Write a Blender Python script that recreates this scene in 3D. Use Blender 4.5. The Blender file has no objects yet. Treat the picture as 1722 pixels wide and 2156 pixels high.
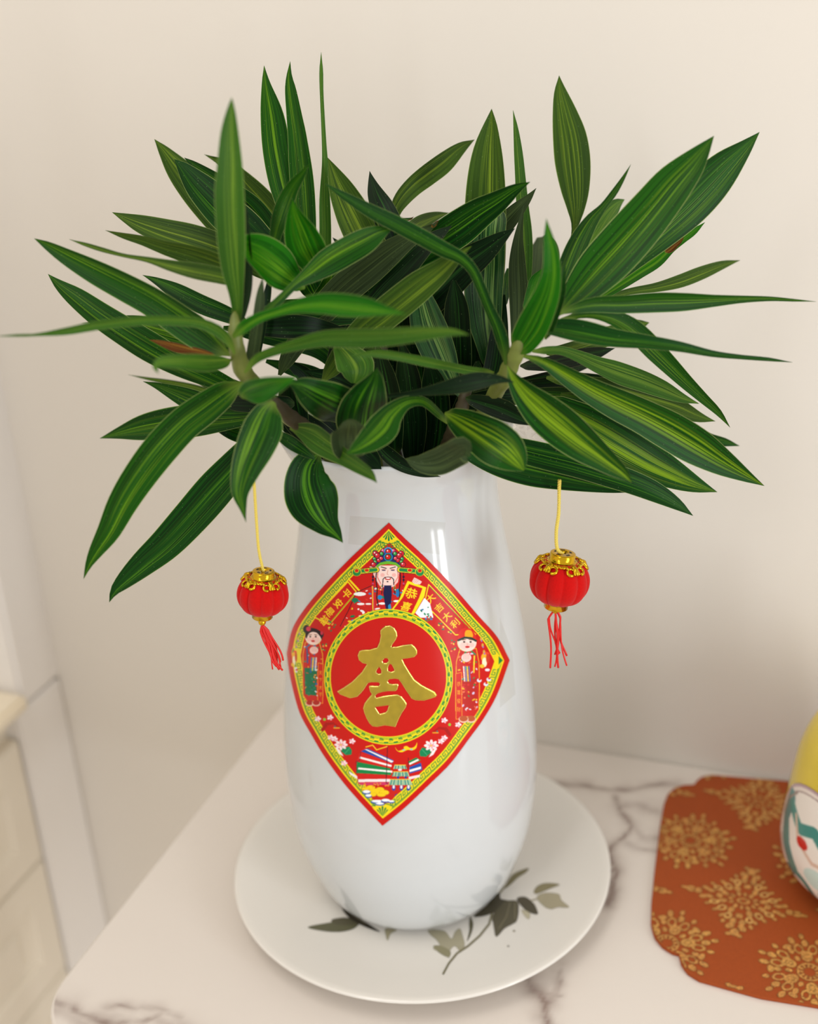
import bpy, bmesh, math, random
import numpy as np
from mathutils import Vector, Matrix
random.seed(7); np.random.seed(7)
SC = bpy.context.scene
COL = SC.collection

# ------------------------------------------------------------------ camera
# World: x runs along the back wall, y towards the back wall, z up; origin = plate centre on the table top.
FPX, TH, ROLL, YAW = 2600.0, math.radians(24.0), math.radians(3.3), math.radians(21.0)
def rz(v, a):
    c, s = math.cos(a), math.sin(a)
    v = np.asarray(v, float)
    return np.stack([c*v[..., 0]-s*v[..., 1], s*v[..., 0]+c*v[..., 1], v[..., 2]], -1)
_fw = np.array([0, math.cos(TH), -math.sin(TH)]); _r = np.array([1., 0, 0]); _d = np.cross(_fw, _r)
_c, _s = math.cos(ROLL), math.sin(ROLL)
RT, DN, FW = rz(_c*_r+_s*_d, YAW), rz(-_s*_r+_c*_d, YAW), rz(_fw, YAW)
CAM = rz(np.array([0.00515075, -0.68820216, 0.5910595]), YAW)
cd = bpy.data.cameras.new('camera'); cam = bpy.data.objects.new('camera', cd); COL.objects.link(cam)
cd.sensor_fit = 'HORIZONTAL'; cd.sensor_width = 36.0; cd.lens = FPX/1722*36
M = Matrix.Identity(4)
for i in range(3):
    M[i][0] = RT[i]; M[i][1] = -DN[i]; M[i][2] = -FW[i]; M[i][3] = CAM[i]
cam.matrix_world = M
cd.clip_start = 0.02
cd.dof.use_dof = True; cd.dof.focus_distance = 0.682; cd.dof.aperture_fstop = 5.0
SC.camera = cam

# ------------------------------------------------------------------ world, lights, exposure
W = bpy.data.worlds.new('world'); SC.world = W; W.use_nodes = True
W.node_tree.nodes['Background'].inputs[0].default_value = (1.0, 0.945, 0.885, 1)
W.node_tree.nodes['Background'].inputs[1].default_value = 0.62
HEAD = rz(np.array([0, 1., 0]), YAW)          # horizontal viewing direction
def polar(az, el, dist, z0=0.2):
    # azimuth to the right of the camera side of the vase, elevation, distance -> position
    d = rz(np.array([math.sin(az)*math.cos(el), -math.cos(az)*math.cos(el), math.sin(el)]), YAW)
    return d*dist+np.array([0, 0, z0])
def area(name, pos, target, sx, sy, power, color):
    l = bpy.data.lights.new(name, 'AREA'); l.shape = 'RECTANGLE'; l.size = sx; l.size_y = sy
    l.energy = power; l.color = color
    o = bpy.data.objects.new(name, l); COL.objects.link(o); o.location = pos
    o.rotation_euler = (Vector(target)-Vector(pos)).to_track_quat('-Z', 'Y').to_euler()
    return o
area('window_pane_near', polar(math.radians(43.5), math.radians(3), 2.4, .25), (0, 0, .25), .26, 1.6, 16, (.94, .97, 1.0))
area('window_pane_far', polar(math.radians(34.5), math.radians(3), 2.4, .25), (0, 0, .25), .13, 1.6, 7, (.94, .97, 1.0))
area('window_daylight_front', polar(math.radians(-48), math.radians(32), 2.9), (0, 0, .1), 1.8, 1.3, 28, (.97, .98, 1.0))
area('ceiling_light', (-0.32, -0.7, 1.9), (0.0, 0.1, 0.0), 0.9, 0.9, 9, (1.0, .95, .88))
SC.view_settings.view_transform = 'Standard'; SC.view_settings.look = 'None'
SC.view_settings.exposure = 0.26; SC.view_settings.gamma = 1.0; SC.view_settings.use_curve_mapping = False

# ------------------------------------------------------------------ helpers
def rays(p):
    p = np.atleast_2d(np.asarray(p, float))
    return (p[:, 0:1]-861)/FPX*RT+(p[:, 1:2]-1078)/FPX*DN+FW
def at_z(p, z):
    D = rays(p); return CAM+D*((z-CAM[2])/D[:, 2:3])
VX0, VXK = -0.0044, 0.0136
AX0 = rz(np.array([VX0, 0, 0]), YAW); AXK = rz(np.array([VXK, 0, 0]), YAW)   # vase axis: AX0 + z*AXK
def at_d(p, d):
    """point seen at photo position p, d metres nearer than the upright plane through the vase axis"""
    D = rays(p); n = HEAD
    t = ((-np.asarray(d, float))-CAM@n)/(D@n)
    return CAM+D*np.reshape(t, (-1, 1))
def lin(c):
    c = np.asarray(c, float)/255.0
    return np.where(c <= .04045, c/12.92, ((c+.055)/1.055)**2.4)
def hexl(h):
    return tuple(lin([int(h[i:i+2], 16) for i in (0, 2, 4)]))+(1.0,)
def tag(o, label=None, cat=None, group=None, kind=None):
    if label: o['label'] = label
    if cat: o['category'] = cat
    if group: o['group'] = group
    if kind: o['kind'] = kind
    return o
def empty(name, loc, label, cat, group=None):
    o = bpy.data.objects.new(name, None); COL.objects.link(o); o.location = loc; o.empty_display_size = .02
    return tag(o, label, cat, group)
def link(name, me, mat=None, parent=None, smooth=True):
    o = bpy.data.objects.new(name, me); COL.objects.link(o)
    if mat is not None: me.materials.append(mat)
    if smooth: me.polygons.foreach_set('use_smooth', np.ones(len(me.polygons), bool))
    if parent is not None:
        o.parent = parent
        o.matrix_parent_inverse = Matrix.Translation(parent.location).inverted() if parent.type == 'EMPTY' and parent.rotation_euler[:] == (0, 0, 0) else parent.matrix_basis.inverted()
    return o
def mesh(name, V, F, mat=None, parent=None, smooth=True):
    me = bpy.data.meshes.new(name); me.from_pydata([tuple(v) for v in V], [], [tuple(f) for f in F]); me.update()
    return link(name, me, mat, parent, smooth)
def grid(name, P, mat=None, parent=None, closed_u=False, smooth=True, uv=None):
    """P: (n,m,3) grid of points"""
    n, m = P.shape[:2]
    idx = np.arange(n*m).reshape(n, m)
    if closed_u: a = np.concatenate([idx, idx[:1]], 0)
    else: a = idx
    F = np.stack([a[:-1, :-1], a[1:, :-1], a[1:, 1:], a[:-1, 1:]], -1).reshape(-1, 4)
    me = bpy.data.meshes.new(name)
    me.from_pydata(P.reshape(-1, 3).tolist(), [], F.tolist())
    if uv is not None:
        l = me.uv_layers.new(name='UVMap'); vi = np.empty(len(me.loops), int); me.loops.foreach_get('vertex_index', vi)
        l.data.foreach_set('uv', uv.reshape(-1, 2)[vi].ravel())
    me.update()
    return link(name, me, mat, parent, smooth)
def lathe_pts(prof, seg=96, centre=None):
    th = np.linspace(0, 2*math.pi, seg, endpoint=False)
    P = np.zeros((seg, len(prof), 3))
    for j, (r, z) in enumerate(prof):
        c = centre(z) if centre else (0, 0)
        P[:, j, 0] = c[0]+r*np.cos(th); P[:, j, 1] = c[1]+r*np.sin(th); P[:, j, 2] = z
    return P
def bm_obj(name, bm, mat, parent=None, smooth=False):
    me = bpy.data.meshes.new(name); bm.to_mesh(me); bm.free()
    return link(name, me, mat, parent, smooth)
def box(name, lo, hi, mat, parent=None, bevel=0.0, seg=2):
    bm = bmesh.new(); bmesh.ops.create_cube(bm, size=1)
    for v in bm.verts:
        v.co = Vector([lo[i]+(v.co[i]+.5)*(hi[i]-lo[i]) for i in range(3)])
    if bevel: bmesh.ops.bevel(bm, geom=bm.edges[:], offset=bevel, segments=seg, affect='EDGES')
    return bm_obj(name, bm, mat, parent, smooth=False)
def tube_pts(path, rad, seg=10):
    path = np.asarray(path, float); n = len(path); rad = np.broadcast_to(rad, (n,))
    T = np.gradient(path, axis=0); T /= np.linalg.norm(T, axis=1)[:, None]+1e-12
    up = np.array([0.31, 0.87, 0.38]); P = np.zeros((seg, n, 3))
    N = np.cross(T[0], up); N /= np.linalg.norm(N)
    th = np.linspace(0, 2*math.pi, seg, endpoint=False)
    for i in range(n):
        N = N-T[i]*(N@T[i]); N /= np.linalg.norm(N); B = np.cross(T[i], N)
        P[:, i] = path[i]+rad[i]*(np.cos(th)[:, None]*N+np.sin(th)[:, None]*B)
    return P
def join_grids(name, Ps, mat, parent=None, closed=True):
    V = []; F = []; o = 0
    for P in Ps:
        n, m = P.shape[:2]; idx = np.arange(n*m).reshape(n, m)+o
        a = np.concatenate([idx, idx[:1]], 0) if closed else idx
        F += np.stack([a[:-1, :-1], a[1:, :-1], a[1:, 1:], a[:-1, 1:]], -1).reshape(-1, 4).tolist()
        if closed:
            F.append(idx[:, 0][::-1].tolist()); F.append(idx[:, -1].tolist())
        V += P.reshape(-1, 3).tolist(); o += n*m
    return mesh(name, V, F, mat, parent)
def catmull(P, n):
    """resample control rows by arc length with a Catmull-Rom spline"""
    P = np.asarray(P, float); k = len(P)
    Q = np.vstack([2*P[0]-P[1], P, 2*P[-1]-P[-2]])
    out = []
    for i in range(k-1):
        a, b, c, d = Q[i], Q[i+1], Q[i+2], Q[i+3]
        t = np.linspace(0, 1, 14, endpoint=(i == k-2))[:, None]
        out.append(.5*((2*b)+(-a+c)*t+(2*a-5*b+4*c-d)*t**2+(-a+3*b-3*c+d)*t**3))
    out = np.vstack(out)
    L = np.r_[0, np.cumsum(np.linalg.norm(np.diff(out[:, :2], axis=0), axis=1))]; L /= L[-1]
    s = np.linspace(0, 1, n)
    return np.stack([np.interp(s, L, out[:, j]) for j in range(out.shape[1])], 1), s

# materials
def new_mat(name):
    m = bpy.data.materials.new(name); m.use_nodes = True
    return m, m.node_tree.nodes, m.node_tree.links, m.node_tree.nodes['Principled BSDF']
def simple(name, col, rough=.5, metal=0.0, spec=.5, coat=0.0, noise=0.0, nscale=20, bump=0.0, sheen=0.0):
    m, N, L, b = new_mat(name)
    c = hexl(col) if isinstance(col, str) else col
    b.inputs['Base Color'].default_value = c; b.inputs['Roughness'].default_value = rough
    b.inputs['Metallic'].default_value = metal; b.inputs['Specular IOR Level'].default_value = spec
    b.inputs['Coat Weight'].default_value = coat; b.inputs['Sheen Weight'].default_value = sheen
    if noise or bump:
        tc = N.new('ShaderNodeTexCoord'); n = N.new('ShaderNodeTexNoise'); n.inputs['Scale'].default_value = nscale; n.inputs['Detail'].default_value = 4
        L.new(tc.outputs['Object'], n.inputs['Vector'])
        if noise:
            r = N.new('ShaderNodeValToRGB'); r.color_ramp.elements[0].position = .3; r.color_ramp.elements[1].position = .7
            r.color_ramp.elements[0].color = tuple(x*(1-noise) for x in c[:3])+(1,); r.color_ramp.elements[1].color = tuple(min(1, x*(1+noise)) for x in c[:3])+(1,)
            L.new(n.outputs['Fac'], r.inputs[0]); L.new(r.outputs[0], b.inputs['Base Color'])
        if bump:
            bp = N.new('ShaderNodeBump'); bp.inputs['Strength'].default_value = bump; bp.inputs['Distance'].default_value = .001
            L.new(n.outputs['Fac'], bp.inputs['Height']); L.new(bp.outputs[0], b.inputs['Normal'])
    return m
def print_mat(name, rough=.35, coat=0.0, metal=0.0, alpha=True):
    """flat print: colour comes from the printed colour attribute 'ink'"""
    m, N, L, b = new_mat(name)
    a = N.new('ShaderNodeAttribute'); a.attribute_name = 'ink'
    L.new(a.outputs['Color'], b.inputs['Base Color'])
    if alpha: L.new(a.outputs['Alpha'], b.inputs['Alpha'])
    b.inputs['Roughness'].default_value = rough; b.inputs['Coat Weight'].default_value = coat; b.inputs['Metallic'].default_value = metal
    return m

# ------------------------------------------------------------------ drawing surface for printed things
class Canvas:
    def __init__(s, x0, y0, x1, y1, res, ss=2):
        s.x0, s.y0, s.res, s.ss = x0, y0, res, ss
        s.w = int((x1-x0)/res)+1; s.h = int((y1-y0)/res)+1
        s.a = np.zeros((s.h*ss, s.w*ss, 4), np.float32); s.st = res/ss
    def _box(s, lo, hi):
        i0 = max(0, int((lo[0]-s.x0)/s.st)-1); i1 = min(s.a.shape[1], int((hi[0]-s.x0)/s.st)+3)
        j0 = max(0, int((lo[1]-s.y0)/s.st)-1); j1 = min(s.a.shape[0], int((hi[1]-s.y0)/s.st)+3)
        if i1 <= i0 or j1 <= j0: return None
        X, Y = np.meshgrid(s.x0+(np.arange(i0, i1)+.5)*s.st, s.y0+(np.arange(j0, j1)+.5)*s.st)
        return slice(j0, j1), slice(i0, i1), X, Y
    def _put(s, sl, m, c, al=1.0):
        c = np.array([int(c[i:i+2], 16) for i in (0, 2, 4)])/255.0 if isinstance(c, str) else np.asarray(c)
        v = s.a[sl[0], sl[1]]; m = m[..., None]*al
        v[..., :3] = v[..., :3]*(1-m)+c*m; v[..., 3:] = np.maximum(v[..., 3:], m)
    def poly(s, pts, c, al=1.0, clip=None):
        P = np.asarray(pts, float); b = s._box(P.min(0), P.max(0))
        if b is None: return
        X, Y = b[2], b[3]; ins = np.zeros(X.shape, bool)
        Q = np.roll(P, -1, 0)
        for (x1, y1), (x2, y2) in zip(P, Q):
            if y1 == y2: continue
            cnd = ((y1 > Y) != (y2 > Y)) & (X < (x2-x1)*(Y-y1)/(y2-y1)+x1)
            ins ^= cnd
        if clip is not None: ins &= clip(X, Y)
        s._put(b, ins.astype(np.float32), c, al)
    def ell(s, x, y, rx, ry=None, c='ffffff', rot=0, al=1.0, r_in=0.0, clip=None):
        ry = rx if ry is None else ry; R = max(rx, ry)
        b = s._box((x-R, y-R), (x+R, y+R))
        if b is None: return
        co, si = math.cos(rot), math.sin(rot); dx, dy = b[2]-x, b[3]-y
        q = ((dx*co+dy*si)/rx)**2+((-dx*si+dy*co)/ry)**2
        m = (q <= 1) & (q >= r_in**2)
        if clip is not None: m &= clip(b[2], b[3])
        s._put(b, m.astype(np.float32), c, al)
    def line(s, pts, w, c, al=1.0, closed=False, taper=False):
        P = np.asarray(pts, float)
        if closed: P = np.vstack([P, P[:1]])
        n = len(P)-1
        for k in range(n):
            a, b_ = P[k], P[k+1]; ww = w*(1-.8*k/n) if taper else w
            b = s._box(np.minimum(a, b_)-ww, np.maximum(a, b_)+ww)
            if b is None: continue
            d = b_-a; L2 = max(d@d, 1e-9)
            t = np.clip(((b[2]-a[0])*d[0]+(b[3]-a[1])*d[1])/L2, 0, 1)
            q = (b[2]-a[0]-t*d[0])**2+(b[3]-a[1]-t*d[1])**2
            s._put(b, (q <= (ww/2)**2).astype(np.float32), c, al)
    def get(s):
        a = s.a.reshape(s.h, s.ss, s.w, s.ss, 4)
        al = a[..., 3:]; col = (a[..., :3]*al).sum((1, 3))/np.maximum(al.sum((1, 3)), 1e-6)
        return np.concatenate([col, al.mean((1, 3))], -1)
def smooth_closed(P, n=6):
    P = np.asarray(P, float); k = len(P); out = []
    for i in range(k):
        a, b, c, d = P[i-1], P[i], P[(i+1) % k], P[(i+2) % k]
        for t in np.arange(n)/n:
            out.append(.5*((2*b)+(-a+c)*t+(2*a-5*b+4*c-d)*t**2+(-a+3*b-3*c+d)*t**3))
    return np.array(out)
def sheet(name, cv, img, hit, mat, parent=None, thr=0.03, srgb=True, lift=None):
    """turn a drawn canvas into a thin printed sheet lying on a surface; hit(points)->3-D positions"""
    h, w = img.shape[:2]
    al = img[..., 3]; on = al > thr
    cell = on[:-1, :-1] | on[1:, :-1] | on[:-1, 1:] | on[1:, 1:]
    used = np.zeros((h, w), bool)
    used[:-1, :-1] |= cell; used[1:, :-1] |= cell; used[:-1, 1:] |= cell; used[1:, 1:] |= cell
    idx = -np.ones((h, w), int); idx[used] = np.arange(used.sum())
    jj, ii = np.nonzero(used)
    pts = np.stack([cv.x0+(ii+.5)*cv.res, cv.y0+(jj+.5)*cv.res], 1)
    V = hit(pts, None if lift is None else lift[used])
    F = np.stack([idx[:-1, :-1][cell], idx[1:, :-1][cell], idx[1:, 1:][cell], idx[:-1, 1:][cell]], 1)
    me = bpy.data.meshes.new(name)
    me.vertices.add(len(V)); me.vertices.foreach_set('co', V.astype(np.float32).ravel())
    nf = len(F); me.loops.add(nf*4); me.loops.foreach_set('vertex_index', F.astype(np.int32).ravel())
    me.polygons.add(nf); me.polygons.foreach_set('loop_start', np.arange(0, nf*4, 4, dtype=np.int32))
    me.update(calc_edges=True); me.validate()
    ca = me.color_attributes.new('ink', 'FLOAT_COLOR', 'POINT')
    c = img[used].astype(float).copy()
    c[:, :3] = lin(c[:, :3]*255)
    ca.data.foreach_set('color', c.astype(np.float32).ravel())
    return link(name, me, mat, parent)

# ------------------------------------------------------------------ room shell
m_wall = simple('wall_paint', 'e2dcd3', .75, spec=.25, noise=.012, nscale=3, bump=.05)
m_white = simple('white_trim_paint', 'f0ece8', .35, spec=.5)
m_cab = simple('cabinet_paint', 'e8dfcf', .45, spec=.4)
m_floor = simple('floor_tile', 'b9a78e', .5, noise=.1, nscale=6)
WY = 0.1855
o = box('wall_back', (-1.2, WY, -.78), (1.6, WY+.1, 1.9), m_wall); tag(o, kind='structure')
o = box('wall_left', (-1.2, -1.6, -.78), (-.445, WY, 1.9), m_wall)
o.location.x = -.03; tag(o, kind='structure')
o = box('floor', (-.475, -1.8, -.8), (1.6, WY+.1, -.78), m_floor); tag(o, kind='structure')
t = box('trim_1', (-.475, .130, -.0118), (-.431, WY+.004, 1.85), m_white, bevel=.004); tag(t, kind='structure')

# cabinet of drawers against the left wall
cab = empty('drawer_cabinet', (-.45, -.3, -.78), 'cream drawer cabinet with recessed panel fronts beside the marble table', 'cabinet')
box('body', (-.474, -.9, -.78), (-.445, .183, -.012), m_cab, cab, .002)
box('side_stile', (-.474, .118, -.775), (-.430, .1853, -.012), m_white, cab, .002)
box('countertop', (-.474, -.9, -.010), (-.422, .129, .006), simple('cabinet_top', 'efe3cc', .35), cab, .004)
def drawer_front(z0, z1, y0, y1):
    bm = bmesh.new()
    def ring(yi, zi, x):
        return [bm.verts.new((x, y0+yi, z0+zi)), bm.verts.new((x, y1-yi, z0+zi)), bm.verts.new((x, y1-yi, z1-zi)), bm.verts.new((x, y0+yi, z1-zi))]
    R = [ring(0, 0, -.450), ring(0, 0, -.434), ring(.003, .003, -.430), ring(.030, .030, -.430), ring(.034, .034, -.437), ring(.046, .046, -.437), ring(.056, .052, -.4325)]
    for a, b in zip(R[:-1], R[1:]):
        for k in range(4):
            bm.faces.new((a[k], a[(k+1) % 4], b[(k+1) % 4], b[k]))
    bm.faces.new(R[-1])
    bmesh.ops.recalc_face_normals(bm, faces=bm.faces[:])
    return bm_obj('drawer', bm, m_cab, cab)
zz = -.0365
for k in range(5):
    for (ya, yb) in ((-.40, .1145), (-.89, -.406)):
        dfr = drawer_front(zz-.1325, zz, ya, yb)
        kx = -.437; yc = (ya+yb)/2; zc = zz-.066
        P = lathe_pts([(0.0001, .022), (.010, .021), (.013, .016), (.010, .010), (.005, .006), (.005, -.004)], 20)
        P = np.stack([kx+P[..., 2], yc+P[..., 0], zc+P[..., 1]], -1)
        grid('knob', P, simple('knob_metal', 'c9a86a', .3, 1.0), dfr, closed_u=True)
    zz -= .1345

# ------------------------------------------------------------------ marble-topped table
TX0, TX1, TY0, TY1, TR = -.193, .62, -.197, .184, .045
def rrect(x0, y0, x1, y1, r, n=10):
    P = []
    for cx, cy, a0 in ((x1-r, y1-r, 0), (x0+r, y1-r, 90), (x0+r, y0+r, 180), (x1-r, y0+r, 270)):
        for k in range(n+1):
            a = math.radians(a0+90*k/n); P.append((cx+r*math.cos(a), cy+r*math.sin(a)))
    return P
table = empty('side_table', (.2, 0, -.78), 'white marble topped side table with grey veins and rounded corner', 'table')
def marble():
    m, N, L, b = new_mat('marble_slab')
    a = N.new('ShaderNodeAttribute'); a.attribute_name = 'ink'
    L.new(a.outputs['Color'], b.inputs['Base Color'])
    b.inputs['Roughness'].default_value = .22; b.inputs['Specular IOR Level'].default_value = .45
    return m
# stone slab: grid over the rounded outline, veins worked out from vein lines in the stone's own plane
def noise2(x, y, s, seed=0):
    rs = np.random.RandomState(seed); o_ = np.zeros_like(x)
    for k in range(5):
        a = rs.uniform(0, 2*math.pi, 3); f = s*(1.7**k); ph = rs.uniform(0, 6.28, 3)
        for j in range(3):
            o_ += np.sin(f*(x*math.cos(a[j])+y*math.sin(a[j]))+ph[j]+1.3*np.sin(f*.6*(y*math.cos(a[j])-x*math.sin(a[j]))+ph[j-1]))/(1.6**k)
    return o_/4
def vein_field(X, Y):
    wx = X+.0035*noise2(X, Y, 90, 1); wy = Y+.0035*noise2(X, Y, 90, 2)
    v = np.zeros_like(X)
    V = []
    def add(px, w, s): V.append((at_z(px, 0)[:, :2], w, s))
    add([(1165, 1650), (1250, 1658), (1330, 1660), (1420, 1650)], .0045, .8)
    add([(1290, 1675), (1310, 1710), (1330, 1738), (1300, 1765), (1283, 1800), (1285, 1860)], .0028, 1.0)
    add([(1330, 1738), (1350, 1760), (1385, 1765)], .005, .7)
    add([(1283, 1800), (1300, 1830), (1290, 1870), (1280, 1900)], .0045, 1.2)
    add([(1310, 1700), (1345, 1695), (1390, 1710)], .007, .5)
    add([(1320, 1770), (1345, 1785), (1385, 1790)], .003, .6)
    add([(1105, 2040), (1120, 2085), (1150, 2110), (1165, 2180), (1170, 2260)], .0055, .95)
    add([(1175, 2030), (1170, 2075), (1160, 2110)], .003, .7)
    add([(1135, 2090), (1180, 2095)], .0025, .6)
    add([(80, 2095), (130, 2120), (180, 2140), (240, 2156), (330, 2140)], .005, .8)
    add([(105, 2125), (150, 2145), (200, 2175)], .010, .45)
    add([(225, 2118), (270, 2112), (330, 2125), (380, 2150)], .003, .6)
    add([(330, 2150), (430, 2190), (600, 2230)], .006, .6)
    V.append((np.array([(.30, .18), (.36, .05), (.45, -.02), (.60, -.19)]), .005, .8))
    V.append((np.array([(.15, -.19), (.28, -.13), (.40, -.15), (.62, -.05)]), .005, .7))
    for P, w, s in V:
        d = np.full(X.shape, 9.0)
        for a, b in zip(P[:-1], P[1:]):
            e = b-a; t_ = np.clip(((wx-a[0])*e[0]+(wy-a[1])*e[1])/(e@e), 0, 1)
            d = np.minimum(d, np.hypot(wx-a[0]-t_*e[0], wy-a[1]-t_*e[1]))
        n = .55+.45*noise2(X, Y, 260, 3)
        v = np.maximum(v, s*(np.exp(-(d/(w*.45))**2)*np.clip(n, .1, 1)*1.0+.6*np.exp(-(d/(w*1.7))**2)*np.clip(.7+.6*noise2(X, Y, 120, 8), .2, 1.2)))
    return np.clip(v, 0, 1)
OUT = np.array(rrect(TX0, TY0, TX1, TY1, TR))
def inside(P, X, Y, pad=0):
    ins = np.zeros(X.shape, bool); Q = np.roll(P, -1, 0)
    for (x1, y1), (x2, y2) in zip(P, Q):
        if y1 == y2: continue
        ins ^= ((y1 > Y) != (y2 > Y)) & (X < (x2-x1)*(Y-y1)/(y2-y1)+x1)
    return ins
def slab():
    nx, ny = 340, 170
    xs = np.linspace(0, 1, nx); ys = np.linspace(0, 1, ny)
    V = []; cols = []
    # rows of the slab follow the rounded ends, so the outline is exact
    gy = TY0+(TY1-TY0)*ys
    def xl(y):
        o_ = np.full_like(y, TX0); k = y < TY0+TR; o_[k] = TX0+TR-np.sqrt(np.maximum(TR**2-(TY0+TR-y[k])**2, 0))
        k = y > TY1-.004; o_[k] = TX0+.004-np.sqrt(np.maximum(.004**2-(y[k]-TY1+.004)**2, 0)); return o_
    gy = np.r_[TY0+TR*(1-np.cos(np.linspace(0, math.pi/2, 30)))[:-1], np.linspace(TY0+TR, TY1, ny-29)]
    X0 = xl(gy); X = X0[:, None]+(TX1-X0)[:, None]*xs[None]; Y = np.repeat(gy[:, None], nx, 1)
    P = np.stack([X, Y, np.zeros_like(X)], -1)
    o_ = grid('marble_top', P.transpose(1, 0, 2), marble(), table)
    v = vein_field(X, Y).T
    warm = .5+.5*noise2(X, Y, 12, 5).T
    base = lin([228, 220, 212]); vc = lin([150, 132, 124])
    c = base[None, None]*(1-v[..., None])+vc[None, None]*v[..., None]; c = c*(1-.03*warm[..., None])
    a = np.concatenate([c, np.ones(c.shape[:2]+(1,))], -1)
    ca = o_.data.color_attributes.new('ink', 'FLOAT_COLOR', 'POINT'); ca.data.foreach_set('color', a.astype(np.float32).ravel())
    # rounded edge and underside
    prof = [(0, 0), (.0012, -.0006), (.0022, -.002), (.0026, -.004), (.0026, -.016), (.001, -.019), (-.02, -.020)]
    E_ = np.array(rrect(TX0, TY0, TX1, TY1, TR, 14)); c0 = np.array([(TX0+TX1)/2, (TY0+TY1)/2])
    nrm = []
    for k in range(len(E_)):
        t_ = E_[(k+1) % len(E_)]-E_[k-1]; n_ = np.array([t_[1], -t_[0]]); nrm.append(n_/np.linalg.norm(n_))
    nrm = np.array(nrm)
    P = np.zeros((len(E_), len(prof), 3))
    for j, (q, z) in enumerate(prof):
        P[:, j, :2] = E_+nrm*q; P[:, j, 2] = z
    P[..., 1] = np.minimum(P[..., 1], WY-.0006)
    e = grid('edge_band', P, simple('slab_edge', 'e4ddd6', .25), table, closed_u=True)
slab()
box('apron', (TX0+.04, TY0+.04, -.09), (TX1-.04, TY1-.02, -.021), m_cab, table, .003)
for (lx, ly) in ((TX0+.06, TY0+.06), (TX1-.06, TY0+.06), (TX0+.06, TY1-.05), (TX1-.06, TY1-.05)):
    P = lathe_pts([(.018, -.0905), (.018, -.3), (.012, -.76), (.016, -.7795), (.0001, -.7795)], 20); P[..., 0] += lx; P[..., 1] += ly
    grid('leg', P, m_cab, table, closed_u=True)

# ------------------------------------------------------------------ plate
m_porc = simple('white_porcelain', 'cdd1d3', .1, spec=.5, coat=.3)
m_plate = simple('plate_porcelain', 'e6e2db', .16, spec=.5, coat=.2)
plate = empty('serving_plate', (0, 0, 0), 'round white porcelain plate with painted grey leaf sprig under the vase', 'plate')
PW = [(.0001, .0070), (.05, .0070), (.075, .0072), (.088, .0085), (.100, .0115), (.113, .0155), (.124, .0190), (.1285, .0204), (.1302, .0200), (.1300, .0186), (.1270, .0170), (.112, .0125), (.098, .0085), (.085, .0042), (.074, .0022), (.072, .0002), (.068, .0002), (.067, .0026), (.0001, .0030)]
P = lathe_pts(PW, 160); grid('dish', P, m_plate, plate, closed_u=True)
pr_ = np.array([p for p in PW[:8]])
def plate_hit(p, lift=None):
    D = rays(p); z = np.full(len(D), .008)
    for _ in range(12):
        X = CAM+D*((z-CAM[2])/D[:, 2])[:, None]; z = np.interp(np.hypot(X[:, 0], X[:, 1]), pr_[:, 0], pr_[:, 1])
    X = CAM+D*((z+.00025-CAM[2])/D[:, 2])[:, None]
    return X
cv = Canvas(636, 1810, 1215, 2070, .9, 2)
DK, MD, LT = '4b4636', '5d583f', 'a39c80'
def leafp(pts, c, al=1.0): cv.poly(smooth_closed(pts), c, al)
leafp([(648, 1952), (690, 1943), (730, 1938), (757, 1940), (745, 1955), (715, 1962), (680, 1960)], '5f5e45')
leafp([(699, 1936), (725, 1932), (752, 1936), (762, 1944), (735, 1948), (704, 1945)], '57533f')
leafp([(720, 1913), (742, 1925), (775, 1945), (800, 1962), (770, 1952), (738, 1935)], '3a352a')
leafp([(700, 1880), (718, 1895), (750, 1925), (770, 1945), (735, 1922), (712, 1903)], LT, .6)
leafp([(812, 1955), (835, 1958), (822, 1966), (816, 1980), (812, 1968)], LT)
leafp([(903, 1958), (935, 1960), (950, 1976), (958, 1962), (968, 1955), (974, 1970), (978, 1990), (970, 2004), (958, 1992), (948, 2000), (945, 2016), (930, 2006), (912, 1997), (925, 1990), (918, 1978), (906, 1968)], 'a8a28a')
leafp([(912, 1992), (930, 1992), (948, 2003), (944, 2015), (925, 2006)], '8f8a6c')
leafp([(990, 1930), (996, 1945), (992, 1965), (983, 1982), (988, 1960), (988, 1945)], MD)
cv.line([(1036, 1922), (1030, 1945), (1010, 1970), (985, 1992), (962, 2007), (945, 2028), (933, 2050)], 4.0, '77704f')
cv.line([(1046, 1887), (1062, 1868), (1080, 1848)], 3.0, '857d5c')
leafp([(1062, 1870), (1075, 1846), (1090, 1835), (1112, 1828), (1108, 1836), (1090, 1848), (1075, 1862)], '7d7656')
leafp([(998, 1928), (1025, 1905), (1040, 1884), (1052, 1880), (1054, 1892), (1070, 1897), (1060, 1912), (1030, 1925), (1010, 1930)], DK)
leafp([(1036, 1935), (1040, 1922), (1056, 1905), (1064, 1897), (1088, 1897), (1092, 1915), (1088, 1938), (1078, 1946), (1062, 1955), (1045, 1972), (1040, 1955), (1038, 1942)], '5a5440')
cv.line([(1074, 1900), (1066, 1930), (1050, 1955)], 1.2, '8a8468'); cv.line([(1084, 1900), (1084, 1935)], 1.0, '837c60')
leafp([(1088, 1892), (1105, 1888), (1122, 1900), (1130, 1914), (1131, 1925), (1112, 1920), (1098, 1908)], '4f4938')
leafp([(1098, 1915), (1115, 1922), (1113, 1935), (1104, 1928)], 'bdb69c')
cv.line([(1118, 1896), (1130, 1893), (1145, 1890)], 2.2, 'a3997a')
leafp([(1124, 1876), (1132, 1865), (1150, 1859), (1178, 1862), (1160, 1870), (1143, 1877), (1128, 1882)], '8a8262')
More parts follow.
